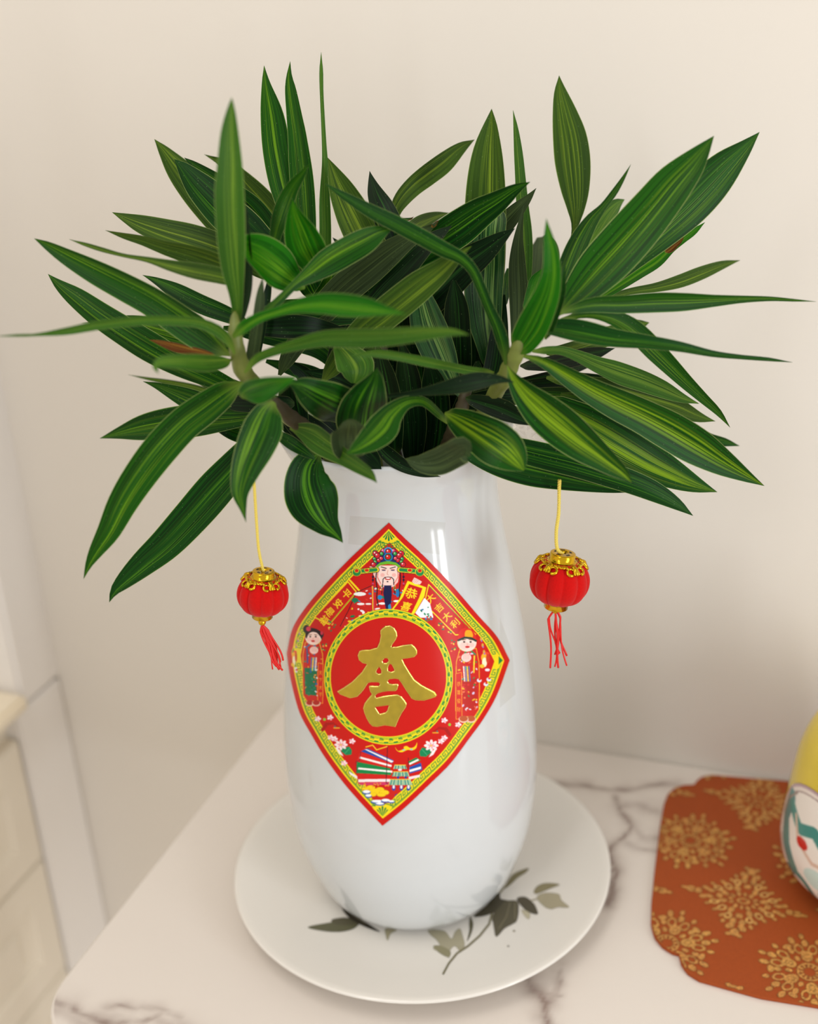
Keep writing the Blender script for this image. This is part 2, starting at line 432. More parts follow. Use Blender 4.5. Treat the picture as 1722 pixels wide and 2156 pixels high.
leafp([(1130, 1890), (1145, 1880), (1175, 1882), (1182, 1895), (1198, 1910), (1175, 1910), (1160, 1914), (1145, 1908)], 'a8a086')
cv.ell(1082, 1960, 3, 2, 'c9b493', al=.7); cv.ell(1070, 1992, 3, 2, 'c9b9a0', al=.5)
sheet('leaf_print', cv, cv.get(), plate_hit, print_mat('plate_glaze_print', .2), plate)

# ------------------------------------------------------------------ vase
zk = np.array([0.0084, 0.0115, 0.0184, 0.0344, 0.0631, 0.1033, 0.1493, 0.1952, 0.2411, 0.2813, 0.3060, 0.3220, 0.3340, 0.3415])
rk = np.array([0.0520, 0.0595, 0.0656, 0.0725, 0.0805, 0.0838, 0.0817, 0.0764, 0.0691, 0.0620, 0.0595, 0.0610, 0.0665, 0.0698])
def pchip(zs):
    h = np.diff(zk); dl = np.diff(rk)/h; m = np.zeros(len(zk))
    m[1:-1] = np.where(dl[1:]*dl[:-1] > 0, 2*dl[1:]*dl[:-1]/(dl[1:]+dl[:-1]+1e-12), 0); m[0] = dl[0]*1.5; m[-1] = dl[-1]
    i = np.clip(np.searchsorted(zk, zs)-1, 0, len(h)-1); t_ = np.clip((zs-zk[i])/h[i], 0, 1)
    return (2*t_**3-3*t_**2+1)*rk[i]+(t_**3-2*t_**2+t_)*h[i]*m[i]+(-2*t_**3+3*t_**2)*rk[i+1]+(t_**3-t_**2)*h[i]*m[i+1]
_z = np.linspace(zk[0], zk[-1], 700); _rr = pchip(_z)
_k = np.ones(41)/41; _rs = np.convolve(np.pad(_rr, 20, mode='edge'), _k, 'valid'); _rs[:25] = _rr[:25]; _rs[-22:] = _rr[-22:]
_rs[25:60] += (_rr[25:60]-_rs[25:60])*np.linspace(1, 0, 35); _rs[-57:-22] += (_rr[-57:-22]-_rs[-57:-22])*np.linspace(0, 1, 35)
def vr(z): return np.interp(z, _z, _rs)
def vcen(z): return (AX0[0]+AXK[0]*z, AX0[1]+AXK[1]*z)
def vase_hit(p, lift=None, off=.0002):
    D = rays(p); Dn = D/np.linalg.norm(D, axis=1)[:, None]
    X = CAM+Dn*.45; best = np.full(len(X), 9.0); BX = X.copy()
    for _ in range(60):
        cx, cy = vcen(X[:, 2]); g = np.hypot(X[:, 0]-cx, X[:, 1]-cy)-vr(X[:, 2])
        k = g < best; best = np.where(k, g, best); BX[k] = X[k]
        X = X+Dn*np.where(g > 1e-6, np.maximum(g*.8, 0), 0)[:, None]
    X = BX; cx, cy = vcen(X[:, 2]); dx, dy = X[:, 0]-cx, X[:, 1]-cy; n = np.hypot(dx, dy)
    r = vr(X[:, 2])+off+(0 if lift is None else lift)
    return np.stack([cx+dx/n*r, cy+dy/n*r, X[:, 2]], 1)
vase = empty('porcelain_vase', (AX0[0], AX0[1], .0075), 'tall white glazed porcelain vase with flared lip holding the leafy stems', 'vase')
prof = [(.0001, .0090), (.044, .0090), (.046, .0074), (.0495, .0074)]+[(float(vr(z)), float(z)) for z in np.r_[np.linspace(zk[0], .03, 12), np.linspace(.036, .30, 60), np.linspace(.303, .3405, 20)]]
rt, zt = prof[-1]
prof += [(rt-.0002, zt+.0012), (rt-.0012, zt+.0020), (rt-.0025, zt+.0016), (rt-.0036, zt+.0004)]
prof += [(float(vr(z))-.0040, float(z)) for z in np.linspace(.338, .05, 50)]+[(.055, .03), (.03, .016), (.0001, .014)]
P = lathe_pts(prof, 192, vcen); grid('body', P, m_porc, vase, closed_u=True)

# tape pieces holding the paper (clear film)
def film_mat(name, col, a, rough=.15):
    m, N, L, b = new_mat(name); b.inputs['Base Color'].default_value = hexl(col); b.inputs['Alpha'].default_value = a; b.inputs['Roughness'].default_value = rough
    return m
m_tape = film_mat('clear_tape_film', 'cfcabd', .15)
tape_lab = {0: 'clear tape strip above the red paper on the vase', 1: 'narrow clear tape strip at the right corner of the red paper'}
for k, q in enumerate(([(737, 1086), (938, 1100), (932, 1168), (733, 1145)], [(1052, 1300), (1078, 1372), (1085, 1462), (1052, 1490)])):
    q = np.array(q, float); u, v = np.meshgrid(np.linspace(0, 1, 40), np.linspace(0, 1, 30), indexing='ij')
    pts = (1-v)[..., None]*((1-u)[..., None]*q[0]+u[..., None]*q[1])+v[..., None]*((1-u)[..., None]*q[3]+u[..., None]*q[2])
    P = vase_hit(pts.reshape(-1, 2), off=.00012).reshape(40, 30, 3)
    o = grid('tape_strip', P, m_tape, None); tag(o, tape_lab[k], 'tape', 'clear tape on the vase')
# ------------------------------------------------------------------ red new-year paper glued to the vase
def glyph(ch):
    """triangles of one written character, scaled to a unit box centred on 0 (y down)"""
    cu = bpy.data.curves.new('glyph', 'FONT'); cu.body = ch; cu.resolution_u = 4
    ob = bpy.data.objects.new('glyph', cu); COL.objects.link(ob)
    bpy.context.view_layer.update()
    me = ob.to_mesh(); me.calc_loop_triangles()
    V = np.array([v.co[:2] for v in me.vertices]); T = np.array([t.vertices[:] for t in me.loop_triangles])
    ob.to_mesh_clear(); bpy.data.objects.remove(ob); bpy.data.curves.remove(cu)
    if len(V) == 0: return None
    lo, hi = V.min(0), V.max(0); V = (V-(lo+hi)/2)/max(hi-lo); V[:, 1] *= -1
    return V, T
def write(cv, ch, c, ux, uy, col, bold=0.0):
    """ux = vector along the character's width, uy = along its height (down), both in drawing units"""
    g = glyph(ch)
    if g is None: return
    V, T = g; P = np.asarray(c)+V[:, :1]*np.asarray(ux)+V[:, 1:]*np.asarray(uy)
    offs = [(0, 0)] if not bold else [(0, 0), (bold, 0), (-bold, 0), (0, bold), (0, -bold)]
    for o_ in offs:
        for t in T: cv.poly(P[t]+np.array(o_), col)
UR = [(818.8, 1100), (851, 1132), (892.7, 1171), (948.4, 1229), (1004, 1293.5), (1046, 1341), (1072, 1389.6)]
LR = [(1072, 1389.6), (1046, 1461), (1018, 1511.5), (990, 1550.5), (948.4, 1606), (906.6, 1648), (850.9, 1701), (805.4, 1738)]
LL = [(805.4, 1738), (781, 1712), (753, 1681.5), (720, 1642.5), (683.6, 1592), (655.7, 1545), (630.7, 1497.6), (612.5, 1428), (604.5, 1375)]
UL = [(604.5, 1375), (616.7, 1324), (642, 1282), (683.6, 1232), (739, 1174), (818.8, 1100)]
CC = np.array([828., 1408.])
def resamp(P, n):
    P = np.asarray(P, float); L = np.r_[0, np.cumsum(np.linalg.norm(np.diff(P, axis=0), axis=1))]
    s = np.linspace(0, L[-1], n); return np.stack([np.interp(s, L, P[:, 0]), np.interp(s, L, P[:, 1])], 1)
EDG = [catmull(e, 61)[0] for e in (UR, LR, LL, UL)]
def ring_at(f): return CC+(np.vstack([e[:-1] for e in EDG])-CC)*f
cv = Canvas(598, 1094, 1078, 1744, .8, 2)
RED, YEL, GRN, GLD = 'c8160f', 'f2da1c', '17803a', 'e9c51f'
cv.poly(ring_at(1.0), RED); cv.poly(ring_at(.952), YEL); cv.poly(ring_at(.938), '3f8f2c'); cv.poly(ring_at(.932), 'e6d322')
cv.poly(ring_at(.876), YEL); cv.poly(ring_at(.868), RED)
def edge_pt(e, s, t):      # s 0..60 along edge, t 0 outside .. 1 inside of the key band
    k = min(int(s), 59); q = EDG[e][k]+(EDG[e][k+1]-EDG[e][k])*(s-k)
    return CC+(q-CC)*(.930-.050*t)
for e in range(4):
    n = 24
    for k in range(1, n-1):
        s0 = 60*k/n; s1 = 60*(k+1)/n
        f = lambda a, b: edge_pt(e, s0+(s1-s0)*a, b)
        cv.line([f(0, .08), f(1, .08)], 1.5, GRN)
        cv.line([f(.15, .08), f(.15, .92), f(.85, .92), f(.85, .42), f(.5, .42), f(.5, .66)], 1.5, GRN)
# corner fans
for (cx, cy, sy) in ((818.5, 1113, 1), (805.5, 1722, -1)):
    cv.poly([(cx, cy), (cx+21, cy+sy*22), (cx+12, cy+sy*27), (cx, cy+sy*29), (cx-12, cy+sy*27), (cx-21, cy+sy*22)], YEL)
    for a in (-.62, -.33, 0, .33, .62):
        L_ = 21-5*abs(a)
        cv.poly([(cx, cy+sy*4), (cx+math.sin(a)*L_+2.2*math.cos(a), cy+sy*(3+math.cos(a)*L_)), (cx+math.sin(a)*L_*1.12, cy+sy*(3+math.cos(a)*L_*1.1)), (cx+math.sin(a)*L_-2.2*math.cos(a), cy+sy*(3+math.cos(a)*L_))], GRN)
    cv.line([(cx-22, cy+sy*26), (cx-10, cy+sy*30), (cx, cy+sy*31.5), (cx+10, cy+sy*30), (cx+22, cy+sy*26)], 1.6, GRN)
    for sx in (-1, 1):
        cv.line([(cx+sx*17, cy+sy*30), (cx+sx*16, cy+sy*39), (cx+sx*3, cy+sy*41), (cx+sx*3, cy+sy*35), (cx+sx*9, cy+sy*34), (cx+sx*9, cy+sy*38)], 1.5, GRN)
for (cx, cy, sx) in ((1057, 1390, -1), (617, 1372, 1)):
    w_ = 14 if sx < 0 else 5
    cv.poly([(cx+2*(-sx), cy), (cx+sx*w_, cy-20), (cx+sx*(w_+2), cy), (cx+sx*w_, cy+22)], YEL); cv.poly([(cx-sx, cy), (cx+sx*w_*.6, cy-9), (cx+sx*w_*.6, cy+9)], GRN)
# --- side banners and their writing
def banner(P, w=3.0): cv.poly(P, 'c81914'); cv.line(P, w, YEL, closed=True)
banner([(733, 1224), (751, 1246), (694, 1314), (663, 1299)], 2.6); cv.line([(737, 1221), (757, 1243)], 4, YEL)
cv.line([(752, 1245), (694, 1313)], 1.0, '3f8f2c')
for ch, c in zip('平安是福', ((730, 1250), (713, 1270), (695, 1288), (683, 1305))):
    write(cv, ch, c, (11.5, 12.5), (-13, 12.5), 'f4d222', .45)
banner([(902, 1230), (1000, 1335), (958, 1336), (893, 1270)], 2.2); cv.line([(903, 1233), (998, 1333)], 1.0, '3f8f2c')
for ch, c in zip('大吉大利', ((906, 1259), (924, 1279), (940, 1297), (957, 1312))):
    write(cv, ch, c, (13, -13), (11, 12), 'f4d222', .45)
# --- bearded figure in a beaded hat
inR = lambda X, Y: ((X-818)/134)**2+((Y-1424.5)/142)**2 > 1
BK = '15131f'
cv.poly([(785, 1232), (752, 1247), (735, 1290), (718, 1312), (722, 1330), (905, 1330), (912, 1318), (905, 1290), (880, 1262), (855, 1235)], 'c7201b', clip=inR)
ROBE = np.array([(785, 1234), (754, 1248), (737, 1290), (720, 1312), (722, 1330), (905, 1330), (910, 1316), (880, 1285), (855, 1262), (846, 1236), (830, 1240), (800, 1240)])
inRobe = lambda X, Y: inR(X, Y) & inside(ROBE, X, Y)
cv.line([(784, 1232), (750, 1247), (734, 1285), (717, 1318)], 1.3, BK)
rs = np.random.RandomState(5)
pal = ['1f8a5a', '2e86c8', 'e9eef2', 'f0d128', 'd8342a', '1f6f9a', 'f4f4f0', '0f7a44']
for k in range(170):
    x = rs.uniform(722, 912); y = rs.uniform(1238, 1322)
    cv.ell(x, y, rs.uniform(2, 6), rs.uniform(1, 2.6), pal[rs.randint(8)] if k % 3 else 'c7201b', rot=rs.uniform(-.5, .5), clip=inRobe)
for (x, y, a, b_) in ((758, 1250, 13, 4), (760, 1271, 8, 2.5), (776, 1271, 6, 2), (805, 1270, 8, 2.4), (836, 1265, 8, 2.4), (748, 1263, 7, 5)):
    cv.ell(x, y, a, b_, 'f4f4f2' if b_ < 5 else '127a55', clip=inR)
cv.line([(785, 1234), (787, 1286)], 5.0, 'd0344a'); cv.line([(784.5, 1234), (785.5, 1286)], 1.6, YEL)
cv.poly([(778, 1192), (842, 1192), (838, 1225), (829, 1234), (818, 1238), (800, 1234), (793, 1222)], 'f3c4bd')
cv.poly([(796, 1190), (838, 1190), (836, 1218), (826, 1230), (814, 1232), (802, 1228), (797, 1214)], 'f6d9d0')
cv.line([(796, 1194), (795, 1215), (802, 1228)], 1.2, 'd6472f'); cv.line([(837, 1194), (838, 1214), (829, 1229)], 1.2, 'd6472f')
for sx in (-1, 1):
    cv.line([(817.5+sx*4, 1196), (817.5+sx*15, 1193)], 1.8, '24161c'); cv.ell(817.5+sx*9.5, 1200, 4, 1.4, '2c3f66'); cv.ell(817.5+sx*9.5, 1198.5, 5, 1, 'c05a50', al=.6)
    cv.ell(817.5+sx*12, 1210, 4.5, 4, 'ee9a94', al=.55)
    cv.line([(817.5, 1214.5), (817.5+sx*7, 1215), (817.5+sx*11, 1219), (817.5+sx*12, 1236), (817.5+sx*14, 1250)], 1.8, BK)
    cv.line([(817.5+sx*24, 1198), (817.5+sx*26, 1218), (817.5+sx*23, 1240), (817.5+sx*24, 1258), (817.5+sx*21, 1275)], 2.2, BK)
    cv.ell(817.5+sx*32, 1214, 2.4, c='1b1a3c'); cv.ell(817.5+sx*32, 1220.5, 2.4, c='1b1a3c'); cv.line([(817.5+sx*32, 1205), (817.5+sx*32, 1232)], 1, BK)
    cv.ell(817.5+sx*32, 1228, 2.2, 2.2, 'c24a7a')
cv.line([(817, 1200), (815, 1208), (818, 1210)], 1.1, 'd8907c')
cv.ell(817, 1217.5, 6.5, 3, 'c8201a'); cv.ell(817, 1216.6, 4.8, 1.4, 'ffffff'); cv.ell(816, 1224, 2, 1.4, '24161c')
cv.poly([(809, 1232), (824, 1232), (825, 1250), (823, 1270), (818, 1284), (813, 1284), (810, 1268), (807, 1248)], '161a4a')
cv.poly([(817, 1274), (822, 1270), (824, 1280), (818, 1286)], '2a8fc4')
for k, x in enumerate((801, 804, 829, 832)):
    for j in range(3): cv.ell(x, 1233+4*j, 1.2, c=('f0d128', '2aa050', 'ffffff')[(k+j) % 3])
cv.ell(800, 1257, 5, 5, '1e88c0'); cv.ell(837, 1248, 3.5, 9, '2079b8')
# hat wings
for sx in (-1, 1):
    cv.line([(817.5+sx*24, 1199), (817.5+sx*45, 1201), (817.5+sx*62, 1203), (817.5+sx*72, 1201)], 12, BK)
    cv.line([(817.5+sx*24, 1199), (817.5+sx*45, 1201), (817.5+sx*62, 1203), (817.5+sx*72, 1201)], 10, 'e6cf2a')
    cv.line([(817.5+sx*26, 1199), (817.5+sx*45, 1201), (817.5+sx*66, 1202)], 7, '1d8a44')
    cv.ell(817.5+sx*66, 1203, 10, 9.5, 'e6cf2a'); cv.ell(817.5+sx*66, 1204, 8.5, 8, '1d8a44'); cv.ell(817.5+sx*66, 1201, 5, 4.4, 'f0e030'); cv.ell(817.5+sx*66, 1201, 4, 3.6, 'cf1c15')
    cv.ell(817.5+sx*45, 1200, 5.4, 4, 'f0e030'); cv.ell(817.5+sx*45, 1200, 4.4, 3, 'cf1c15')
# hat crown with beads
cv.poly([(792, 1190), (796, 1176), (805, 1166), (817, 1161), (829, 1166), (838, 1176), (843, 1190), (830, 1184), (817, 1182), (803, 1184)], '1d2a66')
cv.poly([(792, 1191), (800, 1184), (817, 1180), (834, 1184), (843, 1191), (840, 1195), (832, 1189), (817, 1187), (802, 1189), (795, 1195)], '6bb52c')
def bead(x, y, r, c, r2=None):
    cv.ell(x, y, r+1.0, (r2 or r)+1.0, BK); cv.ell(x, y, r, r2 or r, c); cv.ell(x-r*.3, y-r*.35, r*.3, c='ffffff', al=.85)
for sx in (-1, 1):
    for (dx, y, r, c) in ((11, 1159, 4.2, 'd83a6a'), (14, 1165, 3.6, '3ba548'), (27, 1165, 5.6, 'cf2030'), (23, 1169, 5.4, 'cf2030'), (29, 1176, 3.4, '2f9f4a'), (27.5, 1182, 3, '58b04a'), (20, 1179, 4, 'd42434'), (15, 1175, 3.6, 'e03a50'), (31, 1188, 4.8, 'd02432')):
        bead(817.5+sx*dx, y, r, c)
cv.ell(817.5, 1160, 9, 7.5, '2068b8')
for a in np.linspace(-1.3, 1.3, 9): cv.ell(817.5+8.5*math.sin(a), 1161-8.5*math.cos(a), 1.3, c='56a8e8')
bead(817.5, 1160.5, 5, 'd8201c'); cv.ell(817.5, 1172, 9.5, 9, '2a78c8'); cv.ell(817.5, 1172, 7.5, 7.4, '1c7a44'); bead(817, 1172, 5, 'd8201c')
# scroll with writing
cv.poly([(893, 1258), (905, 1270), (912, 1300), (885, 1300), (874, 1290)], 'eef0f6', clip=inR)
for k in range(22): cv.ell(rs.uniform(885, 912), rs.uniform(1278, 1312), rs.uniform(1.5, 4), rs.uniform(1, 2), pal[rs.randint(8)], rot=rs.uniform(-1, 1), clip=inR)
cv.poly([(858, 1222), (897, 1236), (893, 1255), (872, 1292), (822, 1286), (840, 1262)], 'f5e21a', clip=inR)
cv.poly([(861, 1229), (889, 1238), (882, 1258), (866, 1291), (828, 1283), (848, 1257)], 'c81a15', clip=inR)
write(cv, '恭', (866, 1249), (23, 7), (-7, 22), 'f5da20', .5); write(cv, '喜', (855, 1276), (20, 5), (-8, 17), 'f5da20', .4)
cv.poly([(867, 1224), (872, 1215), (880, 1219), (888, 1224), (884, 1230), (873, 1229)], 'f6cfc6')
for k in range(3): cv.line([(868+k*4, 1226), (874+k*4, 1218+k)], .8, 'd98a86')
# --- children at the sides
def child(cx, cy, s, flip, girl):
    f = lambda x, y: (cx+flip*x*s*1.12, cy+(y if y < 12 else 12+(y-12)*1.38)*s*1.12)
    E = lambda x, y, a, b, c, r=0, al=1.0: cv.ell(*f(x, y), a*s*1.15, b*s*1.15, c, rot=r*flip, al=al)
    rb = [(-17, 12), (-22, 30), (-23, 60), (-22, 95), (-14, 104), (12, 104), (20, 96), (20, 60), (19, 30), (12, 12)]
    cv.line([f(*p) for p in rb], 3.0, 'f0b02a', closed=True); cv.poly([f(*p) for p in rb], 'c9221c')
    cv.poly([f(-20, 52), f(8, 52), f(6, 96), f(-18, 94)], '14704a' if girl else 'b8241f')
    rr_ = np.random.RandomState(3 if girl else 9)
    for k in range(60):
        E(rr_.uniform(-19, 17), rr_.uniform(16, 98), rr_.uniform(1, 3.4), rr_.uniform(.8, 2), (['2e5fa8', 'e07a78', 'e8e4ee', 'f0a030', '1f8a5a', 'd8483a'] if girl else ['e8e4f0', 'f0c030', '1f8a4a', 'e8704a', 'd8c8e8', 'd03030'])[rr_.randint(6)], rr_.uniform(-1, 1))
    for k in range(4): cv.line([f(-4+k*3.4, 36), f(-6+k*3.4, 56)], 2.2, ('3d72b0', 'eadf60', '5aa0c8', 'f0f0e8')[k])
    sl = [f(10, 44), f(21, 46), f(20, 108), f(9, 107)]
    cv.poly(sl, 'cf231d'); cv.line(sl, 1.2, 'ef9a2a', closed=True)
    for k, ch in enumerate('天下太平' if girl else '恭喜發財'):
        write(cv, ch, f(15.2, 60+11.5*k), (8*s, 0), (0, 10*s), 'efb42a')
    for x in (-8, 6): E(x, 108, 9, 6.5, 'eac0a8'); E(x, 107, 7.5, 5.2, 'b02620' if girl else 'b8542a')
    cv.line([f(-16, 20), f(-4, 12), f(4, 18)], 3, '3b6ea0' if girl else '2c8a50'); cv.line([f(-14, 22), f(-13, 44)], 3, '30508a' if girl else 'f0d030')
    E(0, 0, 17.5, 17, 'e8d9b0'); E(-1, 0, 16, 16, 'f6dcd3'); E(4, 6, 9, 7, 'f2b8b0', al=.5); E(-9, 5, 5, 4, 'f2b0a8', al=.5)
    for x in (-7, 5): E(x, -1, 2.1, 1.6, '3a2620'); E(x, -5, 4, .9, '8a5a48', .2*(1 if x > 0 else -1))
    E(-1, 8.5, 4.2, 2.0, 'c8262a'); E(-1, 3.5, 1.3, 1, 'dba090')
    if girl:
        hp = [f(-18, -2), f(-17, -12), f(-8, -20), f(6, -18), f(17, -10), f(19, 6), f(14, -2), f(6, -10), f(-4, -11), f(-11, -6), f(-15, 3)]
        cv.poly(smooth_closed(hp, 4), '231418'); E(-15, -18, 7.5, 8.5, '2a1a20'); E(-11, -18, 5, 5, 'd03a50'); E(18, -6, 4, 7, '2a1a20'); E(18, -9, 3, 4, 'c8304a')
    else:
        hp = [f(-17, -3), f(-16, -14), f(-8, -25), f(5, -27), f(14, -20), f(17, -4), f(10, -8), f(0, -10), f(-9, -8)]
        cv.poly(smooth_closed(hp, 4), 'd8281c'); cv.poly(smooth_closed([f(-11, -10), f(-8, -22), f(2, -22), f(3, -10)], 4), 'f2a81c'); cv.line([f(-17, -3), f(-8, -8), f(4, -9), f(16, -4)], 4.4, '2c3a30'); E(1, -29, 3, 3, 'c8281c')
    E(1, 24, 9, 8, 'f4cfc6')
    for k in range(4): cv.line([f(-4+3*k, 18), f(-3+3*k, 26)], .8, 'd89a92')
child(661, 1341, .86, 1, True); child(982, 1352, 1.0, -1, False)
# small ornaments around the children
for (x0, y0, pts) in ((1022, 1388, 1), (622, 1385, .6)):
    for (dx, dy, a, b_, c) in ((0, -12, 7, 4, 'e8482a'), (-4, -4, 6, 9, 'f0b42a'), (-3, 6, 5, 10, 'f6ecc8'), (-8, 14, 5, 4, 'f0c030'), (3, 22, 5, 3, 'e8e4ec'), (4, -2, 4, 10, 'c83a20')): cv.ell(x0+dx*pts, y0+dy, a*pts, b_, c)
for (x, y) in ((1015, 1358), (1018, 1372), (1012, 1345), (628, 1345), (631, 1330), (624, 1358)): cv.ell(x, y, 2.4, 4, 'd0a84a'); cv.ell(x+1, y+4, 1.5, 2.2, 'a070b8')
for (x, y) in ((1022, 1440), (1008, 1432), (1028, 1430), (625, 1412)): cv.ell(x, y, 5 if x > 700 else 2.5, 4, 'dfe2f2'); cv.ell(x+1, y-2, 2.6, 2, 'cf1c15')
for (x, y) in ((692, 1308), (702, 1317), (697, 1325), (925, 1315), (936, 1322), (945, 1330), (684, 1355), (683, 1365), (951, 1352), (954, 1366)):
    for k in range(4): cv.ell(x+rs.uniform(-5, 5), y+rs.uniform(-5, 5), 2.2, 1.5, ('1f8a4a', 'f0d040', 'e88a4a', '17704a')[k], rot=rs.uniform(-1, 1))
# --- lotus flowers, fish, bat
def lotus(x, y, s, fl=1):
    cv.poly([(x-fl*2*s, y+2*s), (x+fl*12*s, y-1*s), (x+fl*17*s, y+6*s), (x+fl*16*s, y+14*s), (x+fl*6*s, y+15*s), (x-fl*3*s, y+8*s)], '128552')
    cv.line([(x+fl*4*s, y+12*s), (x+fl*13*s, y+2*s)], .8, '5ab98a')
    for a in np.linspace(0, 2*math.pi, 9)[:-1]: cv.ell(x+7*s*math.cos(a)-fl*3*s, y-4*s+5*s*math.sin(a), 5.2*s, 2.6*s, 'f8e4e6', rot=a)
    for a in np.linspace(.3, 6.5, 7): cv.ell(x+4*s*math.cos(a)-fl*3*s, y-4*s+3*s*math.sin(a), 2.5*s, 1.0*s, 'e88aa0', rot=a)
    cv.ell(x-fl*3*s, y-4*s, 1.8*s, 1.6*s, 'e8c04a')
for (x, y, s, fl) in ((722, 1572, 1.15, 1), (904, 1574, 1.25, -1)):
    lotus(x, y, s, fl); cv.poly([(x-fl*16, y), (x-fl*6, y+6), (x+fl*2, y+20), (x-fl*8, y+14)], 'f2ecea')
for (x, y) in ((705, 1555), (697, 1552), (928, 1560), (935, 1553), (742, 1560), (696, 1510), (670, 1513), (935, 1516), (964, 1525), (725, 1606)):
    for k in range(5): cv.ell(x+4*math.cos(k*1.25), y+3.2*math.sin(k*1.25), 3, 2.2, ('f8e6ea', 'f0b8c6')[k % 2], rot=k*1.25)
cv.ell(684, 1514, 3, c='8acb3a'); cv.ell(946, 1525, 3, c='8acb3a')
for sx, x, y in ((1, 702, 1530), (-1, 924, 1540)):
    cv.line([(x-sx*22, y+6), (x-sx*14, y-6), (x, y-8), (x+sx*12, y)], 7, 'a8120f', taper=True); cv.line([(x+sx*2, y+2), (x+sx*13, y+2)], 2.4, 'e8a82a'); cv.ell(x+sx*4, y-1, 1.8, c='2a6f7a')
cv.poly(smooth_closed([(832, 1572), (838, 1580), (848, 1577), (855, 1572), (866, 1574), (874, 1570), (878, 1562), (876, 1574), (868, 1579), (858, 1578), (846, 1583), (836, 1580)], 4), 'f2d21c'); cv.ell(855, 1573, 5, 3, 'f2d21c'); cv.ell(850, 1578, 3, 1.4, '7ac0d8'); cv.ell(866, 1577, 3, 1.4, '7ac0d8')
# --- junk ship with striped sails
def fan(pts, c): cv.poly(pts, c)
S0 = [(760, 1581), (757, 1600), (751, 1602), (752, 1626), (753, 1648)]; 
fan([(760, 1581), (774, 1575), (829, 1600), (826, 1606)], '1d4fa8'); fan([(768, 1577), (773, 1577), (829, 1602), (824, 1605)], 'f2f0ee')
fan([(758, 1583), (826, 1606), (822, 1616), (752, 1601)], 'd2241f'); fan([(758, 1592), (757, 1596), (824, 1614), (825, 1610)], 'f4f0ee')
fan([(752, 1603), (822, 1617), (824, 1631), (750, 1627)], '128545'); fan([(755, 1615), (754, 1619), (826, 1626), (826, 1622)], 'f4f2f0')
fan([(752, 1629), (824, 1631), (826, 1644), (754, 1649)], 'cf201c'); fan([(755, 1640), (755, 1646), (822, 1645), (822, 1639)], 'f2e6e8')
fan([(753, 1648), (820, 1646), (822, 1652), (760, 1652)], 'd03a6a'); fan([(735, 1623), (753, 1634), (753, 1640), (737, 1629)], 'f0eaea')
fan([(860, 1602), (876, 1594), (886, 1600), (862, 1610)], '128545'); fan([(861, 1606), (880, 1597), (882, 1600), (862, 1610)], 'f2f2ee')
fan([(862, 1614), (886, 1605), (889, 1620), (862, 1628)], '1d4fa8'); fan([(862, 1620), (886, 1613), (886, 1618), (862, 1625)], 'f2f2f2')
fan([(860, 1635), (884, 1630), (884, 1635), (860, 1641)], 'f0e0e4')
cv.line([(816, 1571), (813, 1648), (822, 1650)], 1.4, '3a1626'); cv.line([(860, 1595), (859, 1618)], 1.2, '3a1626'); cv.line([(771, 1572), (785, 1568), (793, 1578), (815, 1571)], 2.2, 'efc22a')
cv.line([(760, 1581), (758, 1600), (750, 1603), (752, 1626)], 1.0, '4a1830')
cv.poly([(822, 1653), (870, 1650), (862, 1672), (846, 1690), (800, 1690), (772, 1678), (758, 1664), (775, 1668)], 'c8221c', clip=lambda X, Y: Y < 1738-(np.abs(X-806))*1.15-32)
cv.poly([(832, 1672), (850, 1664), (846, 1690), (828, 1690)], '1c2f86', clip=lambda X, Y: Y < 1738-(np.abs(X-806))*1.15-32)
for k, (x0, x1, y) in enumerate(((828, 857, 1610), (825, 862, 1624), (818, 868, 1640))):
    cv.poly([(x0+4, y), (x1-4, y), (x1, y+8+2*k), (x0, y+8+2*k)], '6fae9c')
    for x in np.arange(x0+1, x1, 3.2): cv.line([(x+(842-x)*.15, y+1), (x, y+8+2*k)], 1.0, ('2f7a68', 'e8e6a0')[int(x) % 2])
    cv.line([(x0+3, y), (x1-3, y)], 1.4, 'f0c83a')
for x in (830, 838, 846, 854): cv.ell(x, 1636, 2.4, 3, ('1c3f9a', 'c8221c')[int(x/8) % 2])
for x in (829, 845, 860): cv.ell(x, 1658, 4, 6, '1c3fa0'); cv.ell(x, 1656, 2.4, 4, 'f0e8e8')
cv.ell(842, 1620, 4, 2.2, 'f4e4ec')
for (x, y, a, b_) in ((781, 1658, 9, 5), (800, 1662, 9, 5), (790, 1666, 13, 6), (809, 1668, 10, 5), (770, 1660, 8, 3), (785, 1672, 8, 4), (803, 1673, 9, 3.5)): cv.ell(x, y, a+.6, b_+.6, 'c87a18'); cv.ell(x, y-.4, a, b_, 'f2cf1c')
for k in range(16): cv.ell(rs.uniform(764, 820), rs.uniform(1649, 1657), 1.6, c='e8902a')
for (x, y, a, b_) in ((772, 1666, 9, 4.5), (776, 1674, 7, 4), (795, 1686, 14, 4), (812, 1684, 10, 4), (800, 1691, 10, 3), (824, 1686, 7, 3)): cv.ell(x, y+1.5, a, b_, '1f4fa8'); cv.ell(x, y, a*.86, b_*.72, 'f2f6fa')
